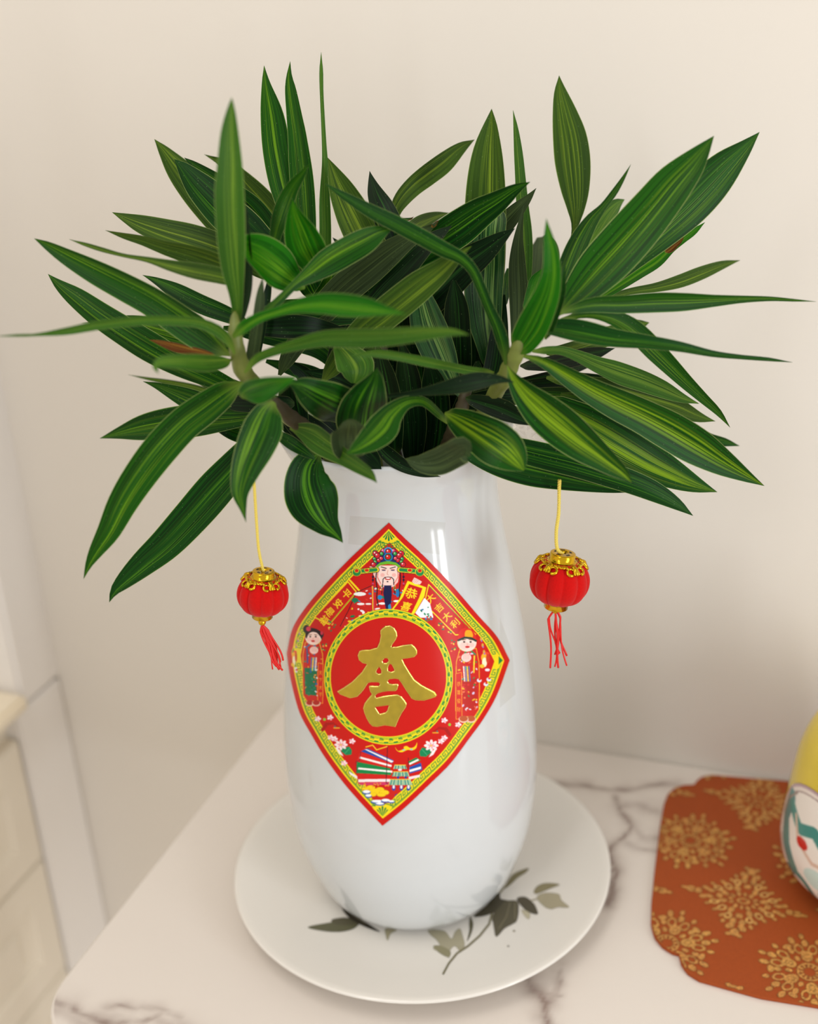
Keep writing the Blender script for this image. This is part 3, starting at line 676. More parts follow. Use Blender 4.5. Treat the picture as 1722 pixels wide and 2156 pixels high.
# --- ring with key pattern and the plain red disc
RX0, RY0 = 818.0, 1424.5
cv.ell(RX0, RY0, 135, 143, YEL); cv.ell(RX0, RY0, 133.4, 141.2, '9ec42c', r_in=.985); cv.ell(RX0, RY0, 124.5, 129.5, '8ab82c'); cv.ell(RX0, RY0, 123, 127.5, YEL)
def rp(a, q): return (RX0+(124+9.5*q)*math.sin(a), RY0-(129+12*q)*math.cos(a))
nk = 40
for k in range(nk):
    a0 = 2*math.pi*k/nk; da = 2*math.pi/nk
    cv.line([rp(a0+da*.05, .2), rp(a0+da*.55, .2), rp(a0+da*.55, .5), rp(a0+da*.95, .5)], 1.0, '2f8a2e')
    cv.line([rp(a0+da*.08, .75), rp(a0+da*.4, .78)], 3.0, '0f7d3c'); cv.line([rp(a0+da*.62, .22), rp(a0+da*.9, .22)], 3.0, '0f7d3c')
    cv.line([rp(a0+da*.45, .85), rp(a0+da*.95, .85)], .8, '2f8a2e')
cv.ell(RX0, RY0, 121, 125.5, 'c8160f')
sticker = empty('lucky_paper', tuple(vase_hit([(830, 1560)])[0]), 'red diamond paper print with golden character stuck on the vase front', 'paper print')
m_paper = print_mat('glossy_print', .3); m_paper.node_tree.nodes['Principled BSDF'].inputs['Specular IOR Level'].default_value = .22
sheet('printed_sheet', cv, cv.get(), lambda p, l: vase_hit(p, l, .0004), m_paper, sticker)
# --- raised gold foil character
s8 = lambda P: [(730+x/8.29, 1290+y/8.29) for x, y in P]
outer = s8([(630, 260), (680, 222), (760, 215), (830, 260), (872, 330), (882, 400), (850, 470), (795, 545), (778, 590), (880, 585), (980, 560), (1060, 548), (1130, 540), (1190, 590), (1228, 650), (1225, 715), (1170, 765), (1080, 785), (965, 797), (1020, 910), (1100, 1040), (1180, 1160), (1300, 1250), (1430, 1320), (1530, 1370), (1567, 1430), (1550, 1460), (1460, 1490), (1350, 1525), (1200, 1520), (1130, 1490), (1090, 1430), (1030, 1340), (970, 1240), (905, 1150), (840, 1142), (740, 1152), (712, 1190), (740, 1225), (800, 1240), (880, 1232), (903, 1252), (882, 1330), (850, 1357), (740, 1357), (620, 1375), (540, 1400), (505, 1432), (510, 1478), (620, 1450), (740, 1433), (880, 1418), (950, 1450), (1010, 1520), (1048, 1580), (1030, 1640), (960, 1740), (900, 1860), (850, 1985), (760, 1968), (660, 1955), (540, 1982), (460, 1975), (400, 1920), (350, 1830), (310, 1730), (293, 1660), (320, 1570), (380, 1490), (447, 1415), (415, 1370), (393, 1290), (405, 1265), (560, 1270), (590, 1235), (560, 1205), (450, 1203), (378, 1215)])
outer += [(765, 1453), (752.9, 1465.7), (738, 1469), (717, 1461), (711, 1455), (726, 1446), (742.5, 1434.5), (763, 1413.7), (773.7, 1397), (765, 1395.5), (756.5, 1389), (754, 1379), (757.7, 1369.6), (765, 1367), (778, 1366.6), (795, 1362), (800, 1350), (802, 1338), (801, 1327)]
holes = [s8(h) for h in ([(622, 832), (660, 785), (715, 785), (735, 830), (700, 868), (640, 868)], [(570, 930), (605, 990), (610, 1045), (560, 1060), (515, 1030), (530, 985)], [(750, 880), (790, 900), (838, 1000), (780, 1025), (722, 1005), (722, 940)], [(497, 1635), (620, 1620), (742, 1603), (710, 1700), (680, 1730), (575, 1758)])]
cg = Canvas(706, 1310, 923, 1536, .62, 2)
cg.poly(outer, 'c9a63a')
for h in holes: cg.poly(h, '000000')
for h in holes:
    P_ = np.asarray(h); b_ = cg._box(P_.min(0), P_.max(0)); X_, Y_ = b_[2], b_[3]
    cg.a[b_[0], b_[1], 3] = np.where(inside(P_, X_, Y_), 0, cg.a[b_[0], b_[1], 3])
img = cg.get(); al = img[..., 3].copy()
def blur(a, r):
    k = np.ones(2*r+1)/(2*r+1)
    a = np.apply_along_axis(lambda v: np.convolve(v, k, 'same'), 0, a); return np.apply_along_axis(lambda v: np.convolve(v, k, 'same'), 1, a)
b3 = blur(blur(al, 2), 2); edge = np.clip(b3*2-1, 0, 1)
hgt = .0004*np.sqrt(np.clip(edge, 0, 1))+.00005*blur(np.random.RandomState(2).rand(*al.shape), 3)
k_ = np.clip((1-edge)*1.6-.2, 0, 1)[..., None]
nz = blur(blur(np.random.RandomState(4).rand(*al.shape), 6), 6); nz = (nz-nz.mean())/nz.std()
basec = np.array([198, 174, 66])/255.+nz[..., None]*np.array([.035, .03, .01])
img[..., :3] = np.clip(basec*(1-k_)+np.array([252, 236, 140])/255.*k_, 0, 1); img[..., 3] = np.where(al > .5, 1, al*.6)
m_gold = print_mat('gold_foil', .27, metal=1.0)
o = sheet('golden_character', cg, img, lambda p, l: vase_hit(p, l, .0006), m_gold, sticker, thr=.3, lift=hgt)
tag(o, 'embossed shiny gold foil character')

# ------------------------------------------------------------------ hanging lanterns
m_velvet = simple('red_velvet', 'c20d0a', .9, spec=.1, sheen=.12, noise=.06, nscale=900, bump=.15)
m_brass = simple('gold_plastic', 'd9ab22', .16, metal=1.0)
m_thread = simple('red_thread', 'd8140f', .5)
m_cord = simple('yellow_cord', 'e6cf5c', .6)
m_slot = simple('dark_slot', '2a1806', .6)
def lantern(pix, d, rad_px, tilt, top_path, seed, dense, label):
    c = at_d([pix], d)[0]; dist = (c-CAM)@FW; R = rad_px*dist/FPX
    rs = np.random.RandomState(seed)
    t = empty('hanging_lantern', tuple(c), label, 'lantern', 'small red lanterns hanging from the plant')
    Q = Matrix.Rotation(tilt[0], 3, Vector(HEAD)) @ Matrix.Rotation(tilt[1], 3, Vector(rz(np.array([1., 0, 0]), YAW)))
    Q = np.array(Q)
    tf = lambda P: (np.asarray(P)*R)@Q.T+c
    # lobed body
    n, m, lob = 144, 30, 11
    th = np.linspace(0, 2*math.pi, n, endpoint=False); ph = np.linspace(-.5*math.pi+.42, .5*math.pi-.42, m)
    rr = np.cos(ph)**.72; zz_ = .80*np.sin(ph)
    lobe = .89+.11*np.sqrt(np.abs(np.sin(lob*th/2+.4)))
    P = np.stack([np.outer(np.cos(th)*lobe, rr), np.outer(np.sin(th)*lobe, rr), np.repeat(zz_[None], n, 0)], -1)
    grid('lantern_body', tf(P), m_velvet, t, closed_u=True)
    cap = [(.0001, .95), (.10, .95), (.10, .90), (.12, .90), (.12, .985), (.38, .985), (.415, .97), (.42, .93), (.42, .74), (.45, .73), (.56, .715), (.60, .69), (.60, .66), (.38, .66)]
    o = grid('top_cap', tf(lathe_pts(cap, 64)), m_brass, t, closed_u=True)
    V = []; F = []
    for k in range(5):      # dark slots around the hole
        a0 = 2*math.pi*k/5+.3
        for j in range(5):
            a = a0+j*.14
            for r_ in (.22, .30): V.append((r_*math.cos(a), r_*math.sin(a), .9865))
        b0 = k*10
        for j in range(4): F.append((b0+2*j, b0+2*j+1, b0+2*j+3, b0+2*j+2))
    mesh('slot', tf(np.array(V)), F, m_slot, o)
    # filigree collar lying over the body
    def on_body(a, q, h=.02):   # a angle, q: 0 top -> down the body
        p_ = .5*math.pi-.50-q; r_ = math.cos(p_)**.72+h; z_ = .80*math.sin(p_)+h*.8
        return np.array([r_*math.cos(a), r_*math.sin(a), z_])
    Ps = []
    for k in range(5):
        a0 = 2*math.pi*k/5+.55
        for s_ in (-1, 1):
            pa = [on_body(a0+s_*(.02+.10*u), -.02+.40*u+.05*math.sin(3*u)) for u in np.linspace(0, 1, 8)]
            Ps.append(tube_pts(tf(np.array(pa)), R*np.linspace(.075, .05, 8), 8))
            pc = [on_body(a0+s_*(.25+.16*math.cos(v)), .24+.15*math.sin(v), .02) for v in np.linspace(-2.6, 1.9, 14)]
            Ps.append(tube_pts(tf(np.array(pc)), R*np.linspace(.035, .06, 14), 8))
            pd_ = [on_body(a0+s_*(.35+.27*u), .09-.06*math.sin(math.pi*u)+.03*math.cos(9*u)) for u in np.linspace(0, 1, 9)]
            Ps.append(tube_pts(tf(np.array(pd_)), R*np.linspace(.05, .04, 9), 8))
        pt = [on_body(a0, .06+.36*u, .03) for u in np.linspace(0, 1, 7)]
        Ps.append(tube_pts(tf(np.array(pt)), R*np.array([.06, .08, .09, .08, .06, .05, .02]), 8))
    join_grids('filigree_collar', Ps, m_brass, t)
    bot = [(.0001, -1.0), (.30, -1.0), (.375, -.99), (.40, -.96), (.40, -.80), (.46, -.76), (.52, -.72), (.40, -.66)]
    grid('bottom_cap', tf(lathe_pts(bot, 64)), m_brass, t, closed_u=True)
    bz = -1.0
    bead = [(.0001, bz), (.06, bz-.02), (.10, bz-.06), (.145, bz-.14), (.15, bz-.20), (.12, bz-.27), (.07, bz-.31), (.0001, bz-.32)] if dense else [(.0001, bz), (.08, bz-.02), (.12, bz-.08), (.10, bz-.15), (.04, bz-.19), (.0001, bz-.20)]
    grid('bead', tf(lathe_pts(bead, 32)), m_brass, t, closed_u=True)
    Ps = []
    z0 = bz-(.28 if dense else .02)
    ns = 20 if dense else 9
    down = Q.T@np.array([0, 0, -1.0])     # strands hang straight down
    sd = rz(np.array([1., 0, 0]), YAW); hd = HEAD
    for k in range(ns):
        a = rs.uniform(0, 6.28); L_ = rs.uniform(1.5, 2.15) if dense else rs.uniform(1.7, 2.4)
        s0 = rs.uniform(-.16, .16) if dense else rs.choice([-.26, 0.0, .12])+rs.uniform(-.05, .05)
        u = np.linspace(0, 1, 18); w1, w2 = rs.uniform(.05, .14, 2); p1, p2 = rs.uniform(0, 6.28, 2)
        drift = (.55+rs.uniform(-.12, .12)) if dense else rs.uniform(-.18, .22)
        x = s0*np.minimum(u*6, 1)+drift*u**1.1*(.8 if dense else 1)+w1*np.sin(5*u+p1)*u; y = w2*np.sin(4*u+p2)*u
        base_ = tf(np.array([[0, 0, z0]]))[0]
        path = base_+R*(np.outer(x, sd)+np.outer(y, hd)+np.outer(L_*u, [0, 0, -1.0]))
        Ps.append(tube_pts(path, R*(.028+.012*rs.rand()), 6))
    join_grids('tassel', Ps, m_thread, t)
    # twisted cord up to the stem
    tp = np.array([at_d([q[:2]], q[2])[0] for q in top_path]); tp = np.vstack([tf(np.array([[0, 0, .92]])), tp])
    C_, _ = catmull(tp, 120); L_ = np.r_[0, np.cumsum(np.linalg.norm(np.diff(C_, axis=0), axis=1))]
    Ps = []
    for ph_ in (0, 2.1, 4.2):
        a = L_/(.0042)*2*math.pi+ph_
        T_ = np.gradient(C_, axis=0); T_ /= np.linalg.norm(T_, axis=1)[:, None]
        N_ = np.cross(T_, HEAD); N_ /= np.linalg.norm(N_, axis=1)[:, None]; B_ = np.cross(T_, N_)
        Cc, _ = C_, 0
        Ps.append(tube_pts(Cc+R*.030*(np.cos(a)[:, None]*N_+np.sin(a)[:, None]*B_), R*.034, 6))
    join_grids('cord', Ps, m_cord, t)
    return t
lantern((553.5, 1251), .088, 55, (math.radians(7), math.radians(-3)), [(545, 1160, .090), (540, 1100, .093), (536, 1035, .097), (533, 985, .10), (540, 950, .098)], 3, True,
        'small red velvet lantern with thick tangled tassel hanging left of the vase')
lantern((1177.5, 1222), .083, 64, (math.radians(8), math.radians(-4)), [(1173, 1155, .083), (1171, 1120, .082), (1176, 1080, .081), (1177, 1035, .080), (1178, 1010, .079)], 11, False,
        'small red velvet lantern with sparse straight tassel hanging right of the vase')

# ------------------------------------------------------------------ leafy canes standing in the vase
def leaf_mat(name, dark, mid, stripe, amount, rough=.3, sheen=0.0, trans=.16, spec=.13, edge=.75, tip=.6):
    m, N, L, b = new_mat(name)
    hexl = lambda h: (lambda q: (q[0]*.66, q[1]*.76, q[2]*.6, 1))(globals()['hexl'](h))
    uv = N.new('ShaderNodeUVMap'); uv.uv_map = 'UVMap'; sp = N.new('ShaderNodeSeparateXYZ'); L.new(uv.outputs[0], sp.inputs[0])
    oi = N.new('ShaderNodeObjectInfo')
    def mth(op, a, b_=None, c=None, clamp=False):
        n = N.new('ShaderNodeMath'); n.operation = op; n.use_clamp = clamp
        for k, v in enumerate((a, b_, c)):
            if v is None: continue
            if isinstance(v, (int, float)): n.inputs[k].default_value = v
            else: L.new(v, n.inputs[k])
        return n.outputs[0]
    rnd = mth('MULTIPLY', oi.outputs['Random'], 37.0)
    def nz(su, sv, off, det=2.0):
        cb = N.new('ShaderNodeCombineXYZ'); L.new(mth('MULTIPLY', sp.outputs[0], su), cb.inputs[0]); L.new(mth('MULTIPLY', sp.outputs[1], sv), cb.inputs[1]); L.new(mth('ADD', rnd, off), cb.inputs[2])
        n = N.new('ShaderNodeTexNoise'); n.inputs['Scale'].default_value = 1; n.inputs['Detail'].default_value = det; L.new(cb.outputs[0], n.inputs['Vector']); return n.outputs['Fac']
    def ramp(f, lo, hi):
        r = N.new('ShaderNodeMapRange'); r.interpolation_type = 'SMOOTHSTEP'; r.inputs[1].default_value = lo; r.inputs[2].default_value = hi; L.new(f, r.inputs[0]); return r.outputs[0]
    def mix(f, a, c):
        n = N.new('ShaderNodeMix'); n.data_type = 'RGBA'
        L.new(f, n.inputs[0])
        for k, v in ((6, a), (7, c)):
            if isinstance(v, tuple): n.inputs[k].default_value = v
            else: L.new(v, n.inputs[k])
        return n.outputs[2]
    off = mth('ADD', mth('MULTIPLY', oi.outputs['Random'], .26), -.13)
    uc = mth('ABSOLUTE', mth('SUBTRACT', mth('SUBTRACT', sp.outputs[0], .5), off))
    band = mth('SUBTRACT', 1.0, ramp(uc, .06, .36))
    n1 = nz(14, .9, 0.0); n2 = nz(26, .8, 5.0, 3.0); n3 = nz(60, 1.2, 9.0, 2.0); n4 = nz(3, 3, 2.0)
    c1 = mix(ramp(n2, .40, .62), hexl(dark), hexl(mid))
    st = mth('MULTIPLY', ramp(mth('ADD', mth('MULTIPLY', n1, .55), mth('MULTIPLY', n3, .45)), .52-.04*amount, .62-.04*amount), band)
    c2 = mix(mth('MULTIPLY', st, .95), c1, hexl(stripe))
    c3 = mix(mth('MULTIPLY', ramp(n4, .5, .75), .35), c2, hexl(mid))
    ed = mth('ABSOLUTE', mth('SUBTRACT', sp.outputs[0], .5))
    c4 = mix(mth('MULTIPLY', ramp(ed, .483, .491), edge), c3, hexl('c6cf86'))
    basal = mth('MULTIPLY', ramp(sp.outputs[1], .90, 1.0), tip)
    c5 = mix(basal, c4, hexl('8fa045'))
    spn = N.new('ShaderNodeTexVoronoi'); spn.inputs['Scale'].default_value = 420; tc = N.new('ShaderNodeTexCoord'); L.new(tc.outputs['Object'], spn.inputs['Vector'])
    c6 = mix(mth('MULTIPLY', mth('SUBTRACT', 1.0, ramp(spn.outputs['Distance'], .05, .10)), .35), c5, hexl('b9c9a0'))
    L.new(c6, b.inputs['Base Color'])
    b.inputs['Roughness'].default_value = rough; b.inputs['Specular IOR Level'].default_value = spec
    bp = N.new('ShaderNodeBump'); bp.inputs['Strength'].default_value = .25; bp.inputs['Distance'].default_value = .0006
    L.new(nz(48, .5, 3.0, 1.0), bp.inputs['Height']); L.new(bp.outputs[0], b.inputs['Normal'])
    tr = N.new('ShaderNodeBsdfTranslucent'); L.new(c6, tr.inputs[0]); L.new(bp.outputs[0], tr.inputs[1])
    mx = N.new('ShaderNodeMixShader'); mx.inputs[0].default_value = trans
    out = N['Material Output']; L.new(b.outputs[0], mx.inputs[1]); L.new(tr.outputs[0], mx.inputs[2]); L.new(mx.outputs[0], out.inputs[0])
    return m
LM = {'g': leaf_mat('leaf_mid_green', '133f07', '25600b', '7aa41f', .75, .36),
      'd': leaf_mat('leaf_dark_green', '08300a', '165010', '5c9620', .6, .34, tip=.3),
      'k': leaf_mat('leaf_dark_painted_shade', '051a09', '0c2c10', '2a5a20', .3, .34, edge=.3, tip=.1),  # near-black greens put the shade deep in the foliage into the colour
      'o': leaf_mat('leaf_olive', '36501a', '4c6820', '8a9f30', 1.0, .45, edge=.6, tip=.3),
      'b': leaf_mat('leaf_bright', '165c08', '2e8412', '78ae24', 1.0, .34, 0, .3),
      's': leaf_mat('leaf_striped', '0e3c0a', '215e10', '9ab822', 1.5, .36),
      'y': leaf_mat('leaf_underside_grey', '38462e', '4c5a3e', '68784c', .6, .5, edge=.5, tip=.1),
      'l': leaf_mat('leaf_pale', '375e1e', '4b7826', '8aa63c', 1.0, .42),
      'h': leaf_mat('leaf_gloss_painted_sheen', '163c20', '3a6e3c', '9cc070', 1.1, .22, spec=.6, edge=.5, tip=.2),  # glossy, and its paler greens paint in the window sheen
      'n': leaf_mat('leaf_dead_brown', '5a2a10', '8a4c1c', 'b07a2c', 1.0, .6)}
def make_leaf(parent, mat, dt, db, roll, pts, fold=.22, arch=0.0, label=None, rs=None):
    n, h = 34, 9
    C, s = catmull(pts, n)
    C[:, 2] = np.maximum(C[:, 2], .25)
    d = (dt+(db-dt)*s+arch*np.sin(math.pi*s))/100.0
    X = at_d(C[:, :2], d)
    dist = (X-CAM)@FW
    T = np.gradient(X, axis=0); T /= np.linalg.norm(T, axis=1)[:, None]
    Vw = (CAM-X); Vw /= np.linalg.norm(Vw, axis=1)[:, None]
    B = np.cross(T, Vw); nb = np.linalg.norm(B, axis=1); B /= np.maximum(nb, 1e-6)[:, None]
    Nn = np.cross(B, T)
    r0, r1 = (roll if isinstance(roll, tuple) else (roll, roll))
    rr = np.radians(r0+(r1-r0)*s)[:, None]
    B2 = B*np.cos(rr)+Nn*np.sin(rr); N2 = -B*np.sin(rr)+Nn*np.cos(rr)
    C[:, 2] *= np.clip((1.0-s)/.07, .12, 1)**.6
    w = C[:, 2]*dist/FPX/np.cos(rr[:, 0])
    u = np.linspace(-1, 1, h); p1, p2 = rs.uniform(0, 6.28, 2); wv = rs.uniform(.02, .07)
    P = np.zeros((n, h, 3)); UV = np.zeros((n, h, 2))
    for j, a in enumerate(u):
        z = fold*(abs(a)**1.4)-fold*.4+(wv*math.copysign(1, a)*abs(a)**2*np.sin(9*s+(p1 if a > 0 else p2)))
        P[:, j] = X+B2*(a*w)[:, None]+N2*(w*z)[:, None]
        UV[:, j, 0] = .5+.5*a; UV[:, j, 1] = s
    P = P.transpose(1, 0, 2); UV = UV.transpose(1, 0, 2)
    o = grid('leaf', P, LM[mat], parent, uv=UV)
    if label: o['label'] = label
    return o
# (cane, look, depth at tip, depth at base, roll, [(x, y, half width)... tip to base])
LV = [
('C','g',-4,-1,15,[(556,138,0),(560,175,9),(572,240,24),(583,320,30),(600,400,30),(625,480,22),(650,560,10)]),
('C','g',-3,0,-20,[(611,129,0),(609,160,6),(612,190,12),(621,250,17),(627,290,20),(636,373,25),(643,460,23),(652,560,14)]),
('C','l',-2,1,30,[(676,110,0),(676,150,4),(677,200,4),(682,300,5),(684,350,7),(683,420,11),(684,480,12),(684,520,13),(688,570,18),(694,620,16)]),
('C','o',-5,-2,20,[(325,293,0),(345,318,12),(375,358,26),(405,395,33),(440,435,36),(490,490,34),(550,560,20)]),
('C','o',-6,-3,-15,[(430,325,0),(480,350,12),(520,395,27),(560,440,32),(610,500,28),(650,570,15)]),
('C','d',-1,2,-25,[(388,332,0),(410,348,8),(450,375,14),(500,410,20),(540,450,28),(580,510,28),(620,570,18)]),
('C','d',0,3,18,[(367,335,0),(385,353,13),(412,385,27),(440,415,35),(475,450,40),(520,490,40),(570,540,30),(610,590,18)]),
('A','l',11,9,12,[(488,205,0),(486,232,9),(483,280,19),(483,350,27),(482,408,31),(485,495,30),(490,565,24),(497,620,15),(499,665,10),(492,700,9)]),
('A','k',9,8,-35,[(512,400,0),(517,470,8),(520,540,12),(520,600,12),(513,650,9),(500,690,7)]),
('C','o',-1,2,25,[(236,447,0),(262,458,9),(300,473,20),(350,490,28),(400,505,32),(450,522,32),(520,550,24),(580,590,14)]),
('A','o',3,6,-30,[(222,485,0),(260,496,6),(300,506,10),(350,522,15),(400,535,20),(450,552,22),(520,580,15)]),
('A','o',5,8,20,[(146,504,0),(180,515,4),(215,526,5),(260,538,4),(310,547,6),(360,560,12),(410,571,17),(460,581,17),(510,595,13)]),
('A','g',5,9,-15,[(72,502,0),(100,517,9),(140,540,17),(200,572,25),(260,603,29),(320,635,31),(370,668,33),(420,702,33),(455,730,22),(485,748,10)]),
('A','g',2,5,20,[(101,577,0),(125,600,11),(160,627,21),(210,665,27),(260,698,30),(320,735,32),(380,768,28),(440,795,22),(520,830,12)]),
('C','d',2,4,15,[(300,579,0),(330,592,8),(370,613,17),(420,640,20),(470,660,18),(520,680,12)]),
('A','l',14,11,-25,[(-14,708,0),(40,706,3),(75,705,3),(140,697,8),(210,684,10),(296,675,10),(366,675,10),(420,680,11),(460,697,12),(484,722,10),(494,745,8)]),
('C','g',-1,3,10,[(172,681,0),(215,678,4),(270,675,12),(330,690,22),(390,705,26),(450,718,20),(510,735,10)]),
('A','n',7,9,0,[(314,716,0),(325,718,3),(345,724,7),(372,732,10),(400,738,9),(425,743,8),(455,752,6)]),
('A','l',16,10,20,[(334,787,0),(328,772,7),(345,763,13),(390,763,17),(430,765,18),(465,763,14),(487,757,6)]),
('C','o',-5,-1,0,[(270,789,0),(310,797,3),(360,806,6),(420,820,8),(500,845,8)]),
('B','g',1,4,-15,[(301,803,0),(330,812,7),(370,828,17),(410,845,24),(460,865,24),(520,885,16),(570,900,8)]),
('B','g',-1,4,15,[(210,923,0),(250,912,12),(300,901,26),(360,892,33),(430,885,34),(500,880,22),(570,870,10)]),
('A','g',12,9,-18,[(176,1219,0),(186,1190,7),(202,1160,15),(228,1118,24),(256,1060,31),(290,1005,35),(335,945,37),(385,892,35),(430,858,33),(475,826,26),(512,806,14)]),
('B','d',5,7,15,[(230,1268,0),(240,1245,9),(262,1222,18),(300,1188,27),(350,1145,34),(400,1092,38),(450,1035,40),(490,990,36),(530,940,26),(565,895,12)]),
('B','g',14,11,(10,-12),[(518,1100,0),(512,1072,7),(506,1035,19),(517,990,31),(535,945,40),(552,905,42),(560,882,36),(568,862,26),(577,846,12)]),
('B','d',12,9,(-10,5),[(722,1143,0),(708,1125,13),(688,1104,30),(669,1075,50),(655,1045,56),(648,1015,50),(651,985,40),(663,965,26),(675,955,12)]),
('B','l',14,9,25,[(794,1017,0),(780,998,10),(752,979,15),(718,957,19),(685,935,25),(658,917,25),(632,906,15),(610,903,6)]),
('D','g',14,8,(10,-25),[(729,956,0),(750,945,14),(780,925,28),(806,900,33),(825,872,24),(855,848,14),(890,845,10),(920,868,8),(942,892,6)]),
('D','d',12,8,-20,[(607,806,0),(635,815,22),(665,832,36),(695,848,44),(725,865,42),(750,890,22)]),
('D','d',12,9,18,[(794,774,0),(787,800,20),(775,830,38),(765,860,48),(760,890,50),(757,920,36),(756,948,20)]),
('D','y',13,11,0,[(735,884,12),(737,900,34),(736,920,40),(738,945,36),(742,965,18)]),
('D','l',8,6,-20,[(745,807,6),(748,795,24),(750,780,36),(745,765,38),(730,745,26),(710,725,10)]),
('A','b',10,7,25,[(503,512,6),(520,520,26),(550,538,40),(580,560,42),(605,580,34),(625,595,20),(642,607,8)]),
('A','b',8,6,-12,[(616,421,0),(621,450,17),(632,485,34),(645,520,40),(660,550,32),(672,585,14)]),
('A','g',6,7,25,[(651,345,0),(635,367,8),(614,395,14),(600,425,18),(588,460,18),(578,500,12),(570,560,8)]),
('A','g',7,10,(-22,20),[(825,482,0),(800,490,16),(770,506,26),(730,528,29),(690,552,28),(655,577,19),(620,601,9),(585,635,9),(550,665,9),(520,690,8)]),
('A','b',16,11,-15,[(855,661,0),(815,655,10),(770,648,21),(720,643,24),(675,640,21),(625,645,14),(580,658,10),(545,670,11),(515,688,13),(490,710,12)]),
('A','l',16,11,15,[(988,705,0),(955,699,8),(900,701,14),(850,706,18),(790,711,20),(730,712,20),(680,713,17),(630,724,13),(580,738,10),(540,755,9),(515,785,8)]),
('E','l',12,8,-30,[(740,750,0),(770,745,6),(800,744,9),(850,752,9),(900,762,10),(950,772,9),(990,780,9),(1040,785,8)]),
('A','b',16,12,20,[(627,793,0),(600,802,12),(570,812,23),(540,823,28),(520,830,19),(508,837,8)]),
('D','o',0,3,-20,[(690,332,0),(700,355,10),(715,390,24),(732,425,33),(750,460,38),(775,510,38),(800,560,30),(820,610,15)]),
('D','k',-1,2,15,[(778,360,0),(784,385,9),(792,410,18),(805,440,25),(820,480,28),(835,530,20)]),
('C','o',-6,-2,10,[(999,294,0),(970,312,12),(935,342,21),(900,368,22),(870,392,20),(845,420,17),(830,450,12),(818,500,10)]),
('E','d',6,9,(15,-30),[(684,386,0),(715,406,7),(775,441,14),(840,474,17),(890,501,17),(935,526,16),(970,543,13),(995,568,11),(1012,605,11),(1030,650,11),(1048,690,13),(1060,730,13),(1064,768,9)]),
('E','d',4,2,20,[(1116,383,0),(1085,398,12),(1045,425,24),(1005,450,33),(965,478,38),(925,505,36),(880,535,30),(840,570,16)]),
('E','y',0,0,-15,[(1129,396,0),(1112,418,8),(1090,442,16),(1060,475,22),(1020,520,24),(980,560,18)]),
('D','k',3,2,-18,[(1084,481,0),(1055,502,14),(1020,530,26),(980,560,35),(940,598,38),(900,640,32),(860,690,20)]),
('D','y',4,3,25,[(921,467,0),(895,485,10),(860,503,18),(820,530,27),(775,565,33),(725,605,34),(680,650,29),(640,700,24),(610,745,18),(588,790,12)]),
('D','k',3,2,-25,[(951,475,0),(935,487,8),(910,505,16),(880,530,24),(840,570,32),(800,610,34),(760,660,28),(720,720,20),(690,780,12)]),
('D','o',7,6,15,[(993,518,0),(960,540,13),(925,570,24),(885,600,32),(845,632,34),(800,668,33),(760,700,28),(725,740,24),(700,775,18),(678,805,10)]),
('D','h',5,3,20,[(972,842,0),(955,808,15),(935,765,31),(918,725,38),(902,685,38),(890,640,28),(882,600,14)]),
('E','o',-.4,1.6,-12,[(1035,229,0),(1033,262,14),(1028,310,29),(1025,360,38),(1023,420,43),(1022,490,44),(1021,560,43),(1019,620,40),(1022,680,34),(1028,730,24),(1035,785,14)]),
('E','l',-3,0,35,[(1080,232,0),(1085,270,5),(1090,320,9),(1094,370,11),(1098,430,13),(1104,490,14),(1106,550,13),(1105,610,9),(1100,660,6)]),
('E','y',0,3,-20,[(1103,430,0),(1092,500,10),(1090,550,17),(1092,600,20),(1093,650,19),(1090,700,14),(1085,745,8)]),
('E','o',-6,-2,12,[(1177,159,0),(1180,195,14),(1189,240,26),(1199,290,35),(1205,345,37),(1210,400,30),(1212,440,19),(1210,480,7),(1200,540,5)]),
('E','g',3,7,(0,-25),[(1328,346,0),(1312,375,4),(1293,405,7),(1270,435,8),(1245,465,15),(1222,505,21),(1203,550,23),(1185,600,19),(1168,655,10)]),
('E','l',-5,0,15,[(1315,420,0),(1300,430,12),(1280,452,23),(1255,490,27),(1230,530,24),(1200,590,12)]),
('E','g',5,8,-14,[(1503,286,0),(1483,312,14),(1455,347,30),(1418,388,42),(1380,435,47),(1345,477,50),(1305,522,51),(1262,568,48),(1222,612,36),(1190,645,18),(1168,668,9)]),
('E','g',1,6,16,[(1599,278,0),(1568,312,17),(1530,350,34),(1490,392,43),(1445,438,44),(1395,485,38),(1345,530,30),(1290,580,20),(1215,645,10)]),
('E','b',0,5,-20,[(1484,468,0),(1460,488,7),(1435,505,9),(1410,522,12),(1380,548,17),(1345,570,18),(1300,600,15),(1225,648,8)]),
('E','o',-5,2,10,[(1558,548,0),(1520,558,9),(1475,575,14),(1430,592,14),(1380,605,10),(1320,615,7),(1240,640,6)]),
('E','g',6,9,18,[(1718,635,0),(1670,632,3),(1620,629,5),(1560,630,8),(1500,633,13),(1440,635,19),(1380,636,21),(1310,640,19),(1250,641,16),(1200,652,9),(1172,664,6)]),
('E','d',8,9,-22,[(1668,763,0),(1620,757,4),(1560,752,5),(1500,745,7),(1430,730,11),(1360,720,15),(1290,712,20),(1230,700,24),(1185,692,21),(1150,692,13),(1115,702,8)]),
('E','g',4,8,(10,-20),[(1537,900,0),(1512,868,7),(1480,838,11),(1445,805,15),(1410,770,19),(1375,735,22),(1345,705,22),(1315,682,20),(1280,667,14),(1235,662,8),(1180,672,6)]),
('E','o',-3,3,0,[(1367,679,0),(1345,685,12),(1315,695,18),(1270,712,20),(1220,730,16),(1150,745,10)]),
('E','k',0,5,20,[(1295,733,0),(1250,745,14),(1200,755,18),(1150,765,15),(1095,770,8)]),
